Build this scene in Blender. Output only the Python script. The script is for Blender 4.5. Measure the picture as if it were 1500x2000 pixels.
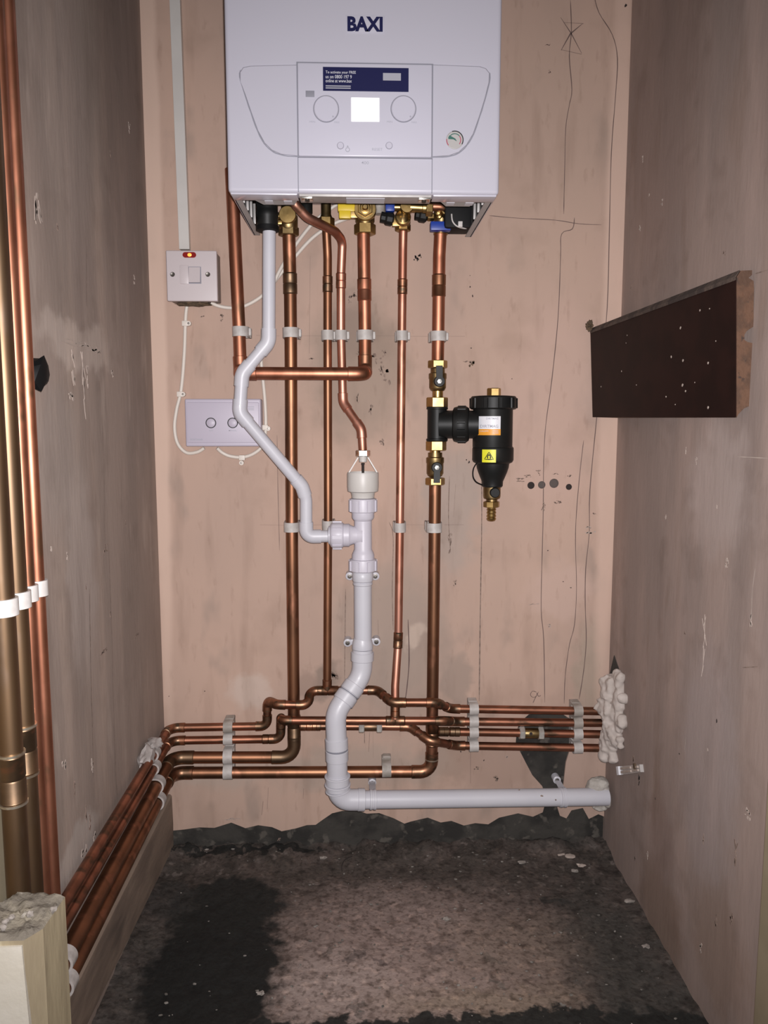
import bpy, bmesh, math, random
from mathutils import Vector, Matrix, noise
random.seed(7)
for o in list(bpy.data.objects): bpy.data.objects.remove(o)
S = bpy.context.scene
COL = S.collection
V = Vector

# ------------------------------------------------------------------ camera
F, DIST, CAMZ = 1510.0, 1.42, 0.824
PITCH, YAW = math.radians(6.6), math.radians(1.9)
FW = V((math.sin(YAW)*math.cos(PITCH), math.cos(YAW)*math.cos(PITCH), -math.sin(PITCH)))
RT = V((math.cos(YAW), -math.sin(YAW), 0))
UP = RT.cross(FW)
CP = V((0, -DIST, CAMZ))
cd = bpy.data.cameras.new('camera'); cam = bpy.data.objects.new('camera', cd); COL.objects.link(cam)
cd.sensor_fit = 'HORIZONTAL'; cd.sensor_width = 36; cd.lens = F/1500*36; cd.clip_start = .02
cam.matrix_world = Matrix(((RT.x, UP.x, -FW.x, CP.x), (RT.y, UP.y, -FW.y, CP.y), (RT.z, UP.z, -FW.z, CP.z), (0, 0, 0, 1)))
S.camera = cam
# ------------------------------------------------------------------ light: dim hallway + the phone's flash
S.view_settings.view_transform = 'Standard'; S.view_settings.look = 'None'
S.view_settings.exposure = 0; S.view_settings.gamma = 1; S.view_settings.use_curve_mapping = False
w = bpy.data.worlds.new('world'); S.world = w; w.use_nodes = True
w.node_tree.nodes['Background'].inputs[0].default_value = (1.0, .93, .86, 1)
w.node_tree.nodes['Background'].inputs[1].default_value = .11
ld = bpy.data.lights.new('phone_flash', 'SPOT'); ld.energy = 74; ld.color = (1.0, .97, .98)
ld.spot_size = math.radians(112); ld.spot_blend = 1.0; ld.shadow_soft_size = .006
flash = bpy.data.objects.new('phone_flash', ld); COL.objects.link(flash)
fm = cam.matrix_world.copy(); fm.translation = CP + RT*.010 + UP*.014
flash.matrix_world = fm

# ------------------------------------------------------------------ picture measurements -> places in the room
def ray(x, y): return FW*F + RT*(x-750) - UP*(y-1000)
def P(x, y, d=0.0):                 # point at distance d in front of the back wall
    r = ray(x, y); return CP + r*((-d+DIST)/r.y)
def PX(x, y, X0):                   # point on the plane x = X0
    r = ray(x, y); return CP + r*(X0/r.x)
def PZ(x, y, z=0.0):                # point at height z
    r = ray(x, y); return CP + r*((z-CAMZ)/r.z)
XL, XR = -.369, .478

# ------------------------------------------------------------------ materials
MATS = {}
def M(name, c1, c2=None, scale=20, rough=.5, metal=0., bump=0., bscale=150, ramp=(.4, .6), stretch=(1, 1, 1), coat=0, rough2=None, c3=None, s3=60, r3=(.62, .7), emit=None, spec=.5, alpha=None, trans=0):
    m = bpy.data.materials.new(name); m.use_nodes = True; MATS[name] = m
    t = m.node_tree; b = t.nodes['Principled BSDF']; L = t.links.new
    b.inputs['Base Color'].default_value = (*c1, 1); b.inputs['Roughness'].default_value = rough
    b.inputs['Metallic'].default_value = metal; b.inputs['Coat Weight'].default_value = coat
    b.inputs['Specular IOR Level'].default_value = spec
    if trans: b.inputs['Transmission Weight'].default_value = trans
    if emit: b.inputs['Emission Color'].default_value = (*emit[0], 1); b.inputs['Emission Strength'].default_value = emit[1]
    tc = t.nodes.new('ShaderNodeTexCoord'); mp = t.nodes.new('ShaderNodeMapping'); mp.inputs['Scale'].default_value = stretch
    L(tc.outputs['Object'], mp.inputs['Vector'])
    def nz(sc, det=4):
        n = t.nodes.new('ShaderNodeTexNoise'); n.inputs['Scale'].default_value = sc; n.inputs['Detail'].default_value = det
        L(mp.outputs[0], n.inputs['Vector']); return n
    def rmp(n, lo, hi):
        r = t.nodes.new('ShaderNodeMapRange'); r.interpolation_type = 'SMOOTHSTEP'
        r.inputs['From Min'].default_value = lo; r.inputs['From Max'].default_value = hi; L(n.outputs[0], r.inputs[0]); return r
    col = None
    def mix(fac, a, bcol):
        x = t.nodes.new('ShaderNodeMix'); x.data_type = 'RGBA'; L(fac, x.inputs[0])
        if isinstance(a, tuple): x.inputs[6].default_value = (*a, 1)
        else: L(a, x.inputs[6])
        if isinstance(bcol, tuple): x.inputs[7].default_value = (*bcol, 1)
        else: L(bcol, x.inputs[7])
        return x.outputs[2]
    if c2:
        f = rmp(nz(scale), *ramp); col = mix(f.outputs[0], c1, c2)
        if rough2 is not None:
            q = t.nodes.new('ShaderNodeMapRange'); q.inputs['To Min'].default_value = rough; q.inputs['To Max'].default_value = rough2
            L(f.outputs[0], q.inputs[0]); L(q.outputs[0], b.inputs['Roughness'])
    if c3:
        f = rmp(nz(s3, 3), *r3); col = mix(f.outputs[0], col or c1, c3)
    if col: L(col, b.inputs['Base Color'])
    if bump:
        bn = t.nodes.new('ShaderNodeBump'); bn.inputs['Strength'].default_value = bump; bn.inputs['Distance'].default_value = .004
        L(nz(bscale, 5).outputs[0], bn.inputs['Height']); L(bn.outputs[0], b.inputs['Normal'])
    m['_mix'] = 0
    return m

def blobs(m, lst, coord='Object', dist=.09, nsc=22, soft=(1.15, .55)):
    """stains of their own shape: (x, z, rx, rz, colour, strength) on a wall, or any two axes"""
    t = m.node_tree; b = t.nodes['Principled BSDF']; L = t.links.new
    tc = t.nodes.new('ShaderNodeTexCoord')
    n = t.nodes.new('ShaderNodeTexNoise'); n.inputs['Scale'].default_value = nsc; n.inputs['Detail'].default_value = 7
    L(tc.outputs[coord], n.inputs['Vector'])
    sub = t.nodes.new('ShaderNodeVectorMath'); sub.operation = 'SUBTRACT'; sub.inputs[1].default_value = (.5, .5, .5); L(n.outputs['Color'], sub.inputs[0])
    sc = t.nodes.new('ShaderNodeVectorMath'); sc.operation = 'SCALE'; sc.inputs['Scale'].default_value = dist; L(sub.outputs[0], sc.inputs[0])
    add = t.nodes.new('ShaderNodeVectorMath'); add.operation = 'ADD'; L(tc.outputs[coord], add.inputs[0]); L(sc.outputs[0], add.inputs[1])
    src = b.inputs['Base Color'].links[0].from_socket
    for c, rad, colr, s in lst:
        mp = t.nodes.new('ShaderNodeMapping'); mp.vector_type = 'POINT'
        mp.inputs['Scale'].default_value = [1/r if r else 0 for r in rad]
        mp.inputs['Location'].default_value = [-c[i]/rad[i] if rad[i] else 0 for i in range(3)]
        L(add.outputs[0], mp.inputs[0])
        ln = t.nodes.new('ShaderNodeVectorMath'); ln.operation = 'LENGTH'; L(mp.outputs[0], ln.inputs[0])
        r = t.nodes.new('ShaderNodeMapRange'); r.interpolation_type = 'SMOOTHSTEP'
        r.inputs['From Min'].default_value = soft[0]; r.inputs['From Max'].default_value = soft[1]; r.inputs['To Max'].default_value = s
        L(ln.outputs['Value'], r.inputs[0])
        x = t.nodes.new('ShaderNodeMix'); x.data_type = 'RGBA'; L(r.outputs[0], x.inputs[0]); L(src, x.inputs[6]); x.inputs[7].default_value = (*colr, 1)
        src = x.outputs[2]
    L(src, b.inputs['Base Color'])

M('plaster', (.495, .345, .275), (.425, .302, .246), 4, .88, bump=.10, bscale=50, c3=(.365, .268, .22), s3=13, r3=(.57, .74), stretch=(1, 1, .5), ramp=(.32, .68))
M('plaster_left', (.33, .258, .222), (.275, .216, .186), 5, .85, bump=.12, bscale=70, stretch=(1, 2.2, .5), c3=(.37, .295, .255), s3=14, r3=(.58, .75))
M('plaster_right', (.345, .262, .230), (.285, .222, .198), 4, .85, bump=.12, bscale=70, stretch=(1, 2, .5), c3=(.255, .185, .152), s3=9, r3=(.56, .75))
M('cement', (.044, .040, .035), (.022, .020, .018), 18, .95, bump=.9, bscale=60, c3=(.085, .075, .064), s3=40, r3=(.58, .68))
M('cement_smooth', (.055, .051, .047), (.045, .042, .039), 30, .9, bump=.2)
M('cream_paint', (.46, .39, .27), (.41, .345, .235), 12, .6)
M('copper', (.50, .215, .135), (.35, .145, .088), 24, .47, 1, c3=(.26, .14, .085), s3=45, r3=(.55, .69), stretch=(1, 1, .45))
M('copper_pink', (.62, .31, .23), (.46, .205, .14), 22, .48, 1, c3=(.33, .17, .11), s3=45, r3=(.57, .71), stretch=(1, 1, .5))
M('copper_brown', (.32, .155, .088), (.22, .11, .065), 18, .46, 1, c3=(.39, .18, .11), s3=36, r3=(.56, .68), stretch=(1, 1, .4))
M('copper_row', (.41, .18, .115), (.25, .115, .072), 26, .43, 1, c3=(.16, .095, .063), s3=55, r3=(.53, .67), stretch=(.45, 1, 1))
M('copper_fitting', (.36, .175, .105), (.20, .12, .075), 55, .42, 1, c3=(.15, .11, .075), s3=90, r3=(.54, .64))
M('copper_dull', (.24, .155, .095), (.17, .115, .075), 30, .46, 1, c3=(.31, .16, .095), s3=40, r3=(.6, .7), stretch=(.5, 1, 1))
M('copper_aged', (.23, .145, .085), (.16, .105, .066), 14, .48, 1, c3=(.22, .15, .105), s3=40, r3=(.55, .7), stretch=(1, 1, .3))
M('solder', (.62, .56, .46), (.45, .36, .27), 90, .35, .9)
M('brass', (.50, .345, .14), (.38, .255, .10), 60, .36, 1)
M('brass_dark', (.33, .235, .11), (.23, .16, .075), 60, .42, 1)
M('chrome', (.72, .70, .66), None, rough=.2, metal=1)
M('steel', (.42, .40, .39), (.36, .34, .33), 40, .45, .35)
M('screw', (.20, .185, .17), None, rough=.42, metal=1)
M('boiler_white', (.47, .46, .53), None, rough=.3, coat=.25)
M('boiler_panel', (.50, .49, .57), None, rough=.28, coat=.25)
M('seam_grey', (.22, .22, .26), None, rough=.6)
M('knob_white', (.49, .48, .56), None, rough=.3)
M('print_grey', (.33, .33, .38), None, rough=.6)
M('display', (.9, .9, .86), None, rough=.3, emit=((1.0, 1.0, .93), .75))
M('navy', (.008, .009, .055), None, rough=.55, spec=.25)
M('sticker_white', (.55, .55, .60), None, rough=.5)
M('pvc', (.56, .555, .60), (.53, .525, .575), 8, .40, coat=.1)
M('pvc_warm', (.58, .555, .53), (.54, .515, .49), 8, .42)
M('pvc_lilac', (.56, .535, .60), None, rough=.42)
M('cable_white', (.66, .60, .54), None, rough=.5)
M('clip_grey', (.50, .47, .45), (.42, .39, .37), 60, .5)
M('clip_white', (.62, .59, .575), (.54, .51, .49), 50, .5)
M('clip_old', (.40, .36, .33), (.30, .27, .24), 50, .6)
M('switch_white', (.54, .48, .49), None, rough=.38)
M('switch_side', (.27, .22, .20), None, rough=.6)
M('control_lilac', (.46, .42, .50), None, rough=.45)
M('neon', (.16, .004, .004), None, rough=.3, emit=((1, .02, .01), .05))
M('neon_core', (1, .3, .05), None, rough=.3, emit=((1, .30, .05), 1.6))
M('black_plastic', (.007, .0075, .0075), (.010, .010, .0095), 30, .48, spec=.28)
M('black_rubber', (.005, .005, .0055), None, rough=.6, spec=.2)
M('yellow', (.72, .52, .03), None, rough=.4)
M('blue', (.012, .045, .30), None, rough=.4)
M('label_yellow', (.72, .70, .03), None, rough=.45)
M('label_orange', (.78, .33, .03), None, rough=.45)
M('label_white', (.74, .74, .78), None, rough=.45)
M('green_ink', (.03, .12, .10), None, rough=.6)
M('red_ink', (.35, .05, .10), None, rough=.6)
M('foam', (.52, .46, .425), (.45, .395, .36), 30, .85, bump=.2, bscale=90)
M('filler', (.46, .43, .39), (.37, .34, .31), 40, .9, bump=.6, bscale=120)
M('board_dark', (.017, .0065, .0055), (.012, .005, .0045), 20, .5, spec=.12)
M('board_edge', (.085, .06, .048), (.04, .028, .024), 40, .85, bump=.4)
M('board_end', (.115, .058, .034), (.08, .042, .026), 60, .85, bump=.4, c3=(.05, .03, .022), s3=120)
M('timber', (.34, .28, .18), (.25, .20, .13), 24, .8, bump=.4, bscale=60, stretch=(1, 1, .25), c3=(.45, .39, .27), s3=30)
M('timber_top', (.23, .20, .155), (.15, .13, .105), 40, .95, bump=.9, bscale=120, c3=(.33, .30, .26), s3=70)
M('timber_paint', (.56, .52, .46), (.50, .46, .39), 16, .55, bump=.1)
M('skirting', (.235, .175, .135), (.17, .125, .098), 22, .85, bump=.4, bscale=50, stretch=(1, .3, 1), c3=(.11, .082, .066), s3=18, r3=(.58, .74))
M('pencil', (.13, .085, .075), None, rough=.8)
M('hole_dark', (.03, .022, .02), None, rough=.95)
M('plug_grey', (.10, .08, .072), None, rough=.9)
M('scuff_light', (.45, .375, .33), (.40, .33, .29), 80, .9)
M('scuff_dark', (.17, .12, .098), (.26, .19, .155), 150, .95)
M('debris', (.30, .265, .24), (.2, .178, .16), 80, .9)
M('grit', (.10, .09, .08), (.22, .2, .18), 80, .95)
M('clear_plastic', (.66, .62, .60), None, rough=.15, trans=.35)
M('clip_dusty', (.44, .405, .39), (.34, .31, .295), 60, .7)
M('case_grey', (.40, .385, .38), None, rough=.5)
M('nickel', (.58, .56, .52), (.46, .44, .41), 80, .4, .5)
M('rust', (.13, .085, .05), (.08, .055, .035), 200, .9, bump=.8)

# ------------------------------------------------------------------ geometry helpers: a geo is (verts, faces)
def join(*gs):
    vs, fs = [], []
    for g in gs:
        k = len(vs); vs += g[0]; fs += [tuple(i+k for i in f) for f in g[1]]
    return vs, fs
def sweep(pts, r, seg=16, cap=True):
    n = len(pts); vs, fs = [], []
    rs = r if isinstance(r, (list, tuple)) else [r]*n
    tan = []
    for i in range(n):
        a = pts[max(i-1, 0)]; b = pts[min(i+1, n-1)]; tan.append((b-a).normalized())
    t = tan[0]; u = t.orthogonal().normalized()
    for i in range(n):
        if i:
            q = tan[i-1].rotation_difference(tan[i]); u = q @ u
        u = (u - tan[i]*u.dot(tan[i])).normalized(); v = tan[i].cross(u)
        for k in range(seg):
            a = 2*math.pi*k/seg; vs.append(pts[i] + (u*math.cos(a)+v*math.sin(a))*rs[i])
        if i:
            o = (i-1)*seg
            for k in range(seg):
                k2 = (k+1) % seg; fs.append((o+k, o+k2, o+seg+k2, o+seg+k))
    if cap:
        fs.append(tuple(range(seg-1, -1, -1))); fs.append(tuple(range((n-1)*seg, n*seg)))
    return vs, fs
def fillet(pts, rad, n=7):
    """rounded polyline; returns dense points and [(s0, s1)] arc spans by length"""
    out = [pts[0]]; spans = []
    rads = rad if isinstance(rad, (list, tuple)) else [rad]*len(pts)
    for i in range(1, len(pts)-1):
        a, b, c = pts[i-1], pts[i], pts[i+1]
        d1 = (a-b); d2 = (c-b); l1, l2 = d1.length, d2.length; d1.normalize(); d2.normalize()
        ang = math.pi - d1.angle(d2)
        if ang < .03: out.append(b); spans.append(None); continue
        t = min(rads[i]*math.tan(ang/2), .49*l1, .49*l2); R = t/math.tan(ang/2)
        p1 = b+d1*t; p2 = b+d2*t
        ctr = b + (d1+d2).normalized()*(R/math.cos(ang/2)); v1 = p1-ctr; ax = v1.cross(p2-ctr).normalized()
        s = len(out)
        for k in range(n+1):
            out.append(ctr + Matrix.Rotation(ang*k/n, 3, ax) @ v1)
        spans.append((s, s+n))
    out.append(pts[-1])
    L = [0.]
    for i in range(1, len(out)): L.append(L[-1]+(out[i]-out[i-1]).length)
    return out, L, [None if s is None else (L[s[0]], L[s[1]]) for s in spans]
def sub(pts, L, s0, s1):
    def at(s):
        s = max(0, min(L[-1], s))
        for i in range(1, len(pts)):
            if L[i] >= s:
                k = (s-L[i-1])/max(1e-9, L[i]-L[i-1]); return pts[i-1].lerp(pts[i], k)
        return pts[-1]
    res = [at(s0)] + [p for p, l in zip(pts, L) if s0+1e-5 < l < s1-1e-5] + [at(s1)]
    return res
def smooth(pts, n=8):
    out = []
    for i in range(len(pts)-1):
        p0 = pts[max(i-1, 0)]; p1 = pts[i]; p2 = pts[i+1]; p3 = pts[min(i+2, len(pts)-1)]
        for k in range(n):
            t = k/n
            out.append(.5*((2*p1)+(p2-p0)*t+(2*p0-5*p1+4*p2-p3)*t*t+(-p0+3*p1-3*p2+p3)*t**3))
    out.append(pts[-1]); return out
def lathe(prof, org, axis=(0, 0, 1), seg=28, twist=0):
    """profile [(radius, height)] turned round axis through org"""
    ax = V(axis).normalized()
    u = V((0, -1, 0)) if abs(ax.y) < .9 else V((1, 0, 0)); u = (u-ax*u.dot(ax)).normalized(); v = ax.cross(u)
    vs, fs = [], []
    for r, h in prof:
        for k in range(seg):
            a = 2*math.pi*(k+twist)/seg; vs.append(V(org)+ax*h+(u*math.cos(a)+v*math.sin(a))*max(r, 1e-5))
    for i in range(len(prof)-1):
        for k in range(seg):
            k2 = (k+1) % seg; fs.append((i*seg+k, i*seg+k2, (i+1)*seg+k2, (i+1)*seg+k))
    if prof[0][0] > 1e-4: fs.append(tuple(range(seg-1, -1, -1)))
    if prof[-1][0] > 1e-4: fs.append(tuple(range((len(prof)-1)*seg, len(prof)*seg)))
    return vs, fs
def hexn(r, h0, h1, org, axis=(0, 0, 1), c=.0012):
    return lathe([(r-c, h0), (r, h0+c), (r, h1-c), (r-c, h1)], org, axis, 6, .5)
def rbox(lo, hi, b=.001, seg=2):
    bm = bmesh.new(); bmesh.ops.create_cube(bm, size=1)
    lo, hi = V(lo), V(hi); c = (lo+hi)/2; s = hi-lo
    for v in bm.verts: v.co = V((v.co.x*s.x, v.co.y*s.y, v.co.z*s.z))+c
    if b: bmesh.ops.bevel(bm, geom=bm.edges[:], offset=min(b, min(s)*.45), segments=seg, affect='EDGES', profile=.6)
    bm.verts.index_update(); g = ([v.co.copy() for v in bm.verts], [tuple(v.index for v in f.verts) for f in bm.faces]); bm.free(); return g
def prism(poly, y0, y1):
    """polygon of (x, z) extruded from y0 (front) to y1"""
    n = len(poly); vs = [V((x, y0, z)) for x, z in poly]+[V((x, y1, z)) for x, z in poly]
    return vs, [tuple(range(n)), tuple(range(2*n-1, n-1, -1))]+[(i, i+n, (i+1) % n+n, (i+1) % n) for i in range(n)]
def hull(a, b):
    """two matching rings of points joined into a solid"""
    n = len(a); return list(a)+list(b), [tuple(range(n)), tuple(range(2*n-1, n-1, -1))]+[(i, i+n, (i+1) % n+n, (i+1) % n) for i in range(n)]
def blob(c, rad, amp=.25, fr=3, sub_=3, seed=0):
    bm = bmesh.new(); bmesh.ops.create_icosphere(bm, subdivisions=sub_, radius=1)
    for v in bm.verts:
        k = 1+amp*noise.noise(v.co*fr+V((seed, seed*1.7, 0)))+amp*.5*noise.noise(v.co*fr*2.3+V((seed, 3, 0)))
        v.co = V((v.co.x*rad[0], v.co.y*rad[1], v.co.z*rad[2]))*k+V(c)
    bm.verts.index_update(); g = ([v.co.copy() for v in bm.verts], [tuple(v.index for v in f.verts) for f in bm.faces]); bm.free(); return g
def mesh(name, g, mat, org, ang=38):
    me = bpy.data.meshes.new(name); me.from_pydata([tuple(V(v)-org) for v in g[0]], [], g[1])
    bm = bmesh.new(); bm.from_mesh(me); bmesh.ops.recalc_face_normals(bm, faces=bm.faces[:]); bm.to_mesh(me); bm.free()
    me.materials.append(MATS[mat])
    if ang: me.shade_smooth(); me.set_sharp_from_angle(angle=math.radians(ang))
    return me
def thing(name, label, cat, loc, group=None):
    o = bpy.data.objects.new(name, None); COL.objects.link(o); o.location = loc; o.empty_display_size = .02
    o['label'] = label; o['category'] = cat
    if group: o['group'] = group
    return o
def wloc(o):
    p = V(o.location)
    while o.parent: o = o.parent; p += o.location
    return p
def part(root, name, g, mat, label=None, ang=38, loc=None):
    base = wloc(root); org = V(loc) if loc else base
    o = bpy.data.objects.new(name, mesh(name, g, mat, org, ang)); COL.objects.link(o); o.parent = root; o.location = org-base
    if label: o['label'] = label
    return o
def solo(name, g, mat, label, cat, group=None, ang=38):
    vs = g[0]; org = V((sum(v.x for v in vs)/len(vs), sum(v.y for v in vs)/len(vs), min(v.z for v in vs)))
    o = bpy.data.objects.new(name, mesh(name, g, mat, org, ang)); COL.objects.link(o); o.location = org
    o['label'] = label; o['category'] = cat
    if group: o['group'] = group
    return o
def struct(name, g, mat, ang=38):
    o = bpy.data.objects.new(name, mesh(name, g, mat, V((0, 0, 0)), ang)); COL.objects.link(o); o['kind'] = 'structure'; return o
def text(root, name, body, c, h, mat, wid=None, off=0, d_out=.0003, shear=0):
    """flat lettering on a face that looks towards -y; c is the middle"""
    cu = bpy.data.curves.new(name, 'FONT'); cu.body = body; cu.size = 1; cu.offset = off; cu.shear = shear; cu.resolution_u = 3
    tmp = bpy.data.objects.new(name, cu); me0 = bpy.data.meshes.new_from_object(tmp)
    vs = [v.co.copy() for v in me0.vertices]; fs = [tuple(p.vertices) for p in me0.polygons]
    bpy.data.objects.remove(tmp); bpy.data.meshes.remove(me0)
    x0, x1 = min(v.x for v in vs), max(v.x for v in vs); y0, y1 = min(v.y for v in vs), max(v.y for v in vs)
    sy = h/(y1-y0); sx = (wid/(x1-x0)) if wid else sy
    g = ([V((c[0]+(v.x-(x0+x1)/2)*sx, c[1]-d_out, c[2]+(v.y-(y0+y1)/2)*sy)) for v in vs], fs)
    return part(root, name, g, mat, ang=0)
def ribbon(pts, wid, nrm=V((0, -1, 0))):
    vs, fs = [], []
    for i, p in enumerate(pts):
        t = (pts[min(i+1, len(pts)-1)]-pts[max(i-1, 0)]).normalized(); s = t.cross(nrm).normalized()
        k = wid*(.35 if i in (0, len(pts)-1) else 1)*random.uniform(.7, 1.2)
        vs += [p+s*k/2, p-s*k/2]
        if i: fs.append((2*i-2, 2*i-1, 2*i+1, 2*i))
    return vs, fs

# ================================================================== the room
# back wall: plaster with a ragged foot, bare cement behind it
foot = [(1190, 1600), (1168, 1592), (1150, 1600), (1140, 1578), (1118, 1583), (1108, 1600), (1094, 1592), (1090, 1578), (1100, 1530), (1105, 1490), (1116, 1450), (1120, 1410), (1100, 1396), (1062, 1391), (1034, 1395),
        (1014, 1412), (1009, 1430), (1009, 1452), (1016, 1470), (1028, 1490), (1040, 1515), (1058, 1535), (1068, 1560), (1060, 1585), (1040, 1596), (1010, 1590), (975, 1596), (955, 1610), (930, 1607), (905, 1612), (880, 1604),
        (860, 1606), (835, 1597), (800, 1603), (790, 1608), (770, 1597), (740, 1586), (715, 1590), (700, 1583), (670, 1584), (650, 1590), (632, 1600), (618, 1612), (600, 1610), (580, 1618), (550, 1622), (530, 1614), (505, 1612), (480, 1616),
        (450, 1608), (420, 1618), (390, 1616), (360, 1621), (325, 1624)]
fp = [P(x+random.uniform(-2, 2), y+random.uniform(-2, 2)) for x, y in foot]
poly = [(XL-.02, 2.3), (XR+.02, 2.3), (XR+.02, fp[0].z)]+[(p.x, p.z) for p in fp]+[(XL-.02, fp[-1].z)]
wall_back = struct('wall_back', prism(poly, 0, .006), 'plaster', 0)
cb = rbox((XL-.02, .004, -.02), (XR+.02, .05, 2.3), 0)
part(wall_back, 'cement_backing', cb, 'cement', ang=0)
blobs(MATS['plaster'], [
    ((*P(700, 720)[:2], P(700, 720).z), (.10, 0, .16), (.33, .25, .20), .9),
    ((*P(690, 640)[:2], P(690, 640).z), (.05, 0, .06), (.25, .185, .15), .65),
    ((*P(760, 1250)[:2], P(760, 1250).z), (.12, 0, .17), (.35, .275, .23), .8),
    ((*P(640, 1330)[:2], P(640, 1330).z), (.035, 0, .035), (.24, .185, .15), .75),
    ((*P(600, 1340)[:2], P(600, 1340).z), (.03, 0, .03), (.30, .21, .17), .6),
    ((*P(490, 1355)[:2], P(490, 1355).z), (.05, 0, .035), (.55, .44, .38), .7),
    ((*P(890, 1330)[:2], P(890, 1330).z), (.035, 0, .06), (.31, .24, .20), .7),
    ((*P(880, 1480)[:2], P(880, 1480).z), (.07, 0, .06), (.33, .23, .18), .8),
    ((*P(980, 1500)[:2], P(980, 1500).z), (.09, 0, .06), (.36, .25, .20), .8),
    ((*P(700, 1500)[:2], P(700, 1500).z), (.20, 0, .05), (.38, .30, .25), .7),
    ((*P(1150, 1300)[:2], P(1150, 1300).z), (.035, 0, .09), (.37, .29, .23), .8),
    ((*P(880, 1000)[:2], P(880, 1000).z), (.06, 0, .14), (.37, .30, .262), .75),
    ((*P(400, 1500)[:2], P(400, 1500).z), (.15, 0, .05), (.43, .345, .29), .6),
    ((*P(810, 1240)[:2], P(810, 1240).z), (.025, 0, .03), (.52, .41, .34), .8),
    ((*P(1080, 800)[:2], P(1080, 800).z), (.10, 0, .22), (.52, .36, .30), .6),
    ((*P(1060, 300)[:2], P(1060, 300).z), (.14, 0, .25), (.44, .315, .25), .5),
    ((*P(1090, 1150)[:2], P(1090, 1150).z), (.07, 0, .06), (.53, .38, .32), .6),
])
# side walls, floor, skirting, door linings
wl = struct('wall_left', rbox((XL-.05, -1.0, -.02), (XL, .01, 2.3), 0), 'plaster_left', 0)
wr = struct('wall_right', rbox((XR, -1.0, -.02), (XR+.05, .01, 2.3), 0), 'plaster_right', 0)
def wl_b(px, py, ry, rz, c, s): p = PX(px, py, XL); return ((p.x, p.y, p.z), (0, ry, rz), c, s)
def wr_b(px, py, ry, rz, c, s): p = PX(px, py, XR); return ((p.x, p.y, p.z), (0, ry, rz), c, s)
blobs(MATS['plaster_left'], [wl_b(150, 670, .16, .035, (.46, .38, .335), .8), wl_b(110, 900, .10, .10, (.30, .25, .225), .6), wl_b(160, 1120, .06, .16, (.38, .315, .285), .7),
                             wl_b(150, 300, .06, .25, (.28, .215, .19), .5), wl_b(150, 1660, .09, .03, (.42, .37, .34), .7), wl_b(240, 200, .14, .4, (.21, .155, .135), .6), wl_b(130, 100, .12, .3, (.34, .28, .25), .5)])
blobs(MATS['plaster_right'], [wr_b(1290, 1800, .10, .10, (.23, .16, .125), .8), wr_b(1290, 1640, .05, .09, (.25, .175, .15), .6), wr_b(1380, 1500, .10, .2, (.36, .30, .29), .6), wr_b(1400, 1850, .09, .09, (.27, .19, .15), .6),
                              wr_b(1400, 950, .10, .10, (.42, .345, .32), .6), wr_b(1300, 200, .16, .3, (.27, .195, .17), .6), wr_b(1450, 400, .12, .2, (.35, .26, .225), .5)])
# floor: a lumpy slab
gx, gy = 130, 190
fv, ff = [], []
for j in range(gy+1):
    for i in range(gx+1):
        x = -.44+i*(1.0/gx); y = -1.75+j*(1.78/gy)
        pt = V((x, y, 0)); z = .004*noise.noise(pt*9)+.0022*noise.noise(pt*40)
        rough_zone = max(0, min(1, (-.09-x)*14))*max(0, min(1, (-.06-y)*20))
        z += rough_zone*.004*noise.noise(pt*75)
        back = max(0, min(1, (y+.07)*18)); z += back*(.012+.012*noise.noise(pt*26)+.006*noise.noise(pt*70))
        e = max(0, (abs(x-.055)-.38)*8); z += min(.012, e*.02)*(.6+noise.noise(pt*30))
        fv.append(V((x, y, z)))
for j in range(gy):
    for i in range(gx):
        a = j*(gx+1)+i; ff.append((a, a+1, a+gx+2, a+gx+1))
M('floor_concrete', (.085, .065, .057), (.052, .042, .036), 14, .82, bump=.6, bscale=110, c3=(.12, .098, .088), s3=60, r3=(.58, .68))
def fb(px, py, rx, ry, c, s): p = PZ(px, py); return ((p.x, p.y, 0), (rx, ry, 0), c, s)
blobs(MATS['floor_concrete'], [
    fb(800, 1900, .27, .26, (.30, .225, .20), .95), fb(720, 1790, .14, .12, (.22, .165, .148), .5), fb(1010, 1850, .16, .10, (.20, .15, .12), .6), fb(640, 1935, .11, .10, (.33, .26, .235), .8),
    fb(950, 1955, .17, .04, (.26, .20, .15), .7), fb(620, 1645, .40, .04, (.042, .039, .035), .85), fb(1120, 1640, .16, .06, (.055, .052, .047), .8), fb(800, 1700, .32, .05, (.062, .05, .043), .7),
    fb(1230, 1900, .10, .26, (.05, .047, .042), .85), fb(290, 1930, .08, .2, (.055, .05, .045), .75)], dist=.10, nsc=26, soft=(1.25, .25))
blobs(MATS['floor_concrete'], [
    fb(860, 1850, .035, .02, (.15, .115, .105), .6), fb(690, 1868, .016, .016, (.10, .078, .072), .7), fb(745, 1880, .012, .010, (.12, .09, .085), .7), fb(790, 1850, .010, .008, (.11, .085, .08), .7), fb(960, 1870, .02, .01, (.11, .09, .075), .6), fb(640, 1860, .010, .008, (.12, .10, .085), .6), fb(690, 1968, .016, .008, (.12, .10, .09), .6), fb(980, 1920, .014, .009, (.13, .115, .10), .6),
    fb(1090, 1760, .03, .012, (.035, .033, .03), .8), fb(415, 1900, .110, .19, (.006, .0065, .006), .99), fb(440, 1770, .105, .09, (.010, .0105, .0095), .96), fb(330, 1760, .05, .06, (.03, .028, .026), .7),
    fb(480, 1668, .17, .010, (.008, .008, .007), .9), fb(900, 2010, .5, .03, (.012, .013, .012), .97)], dist=.075, nsc=42, soft=(1.06, .78))
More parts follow.
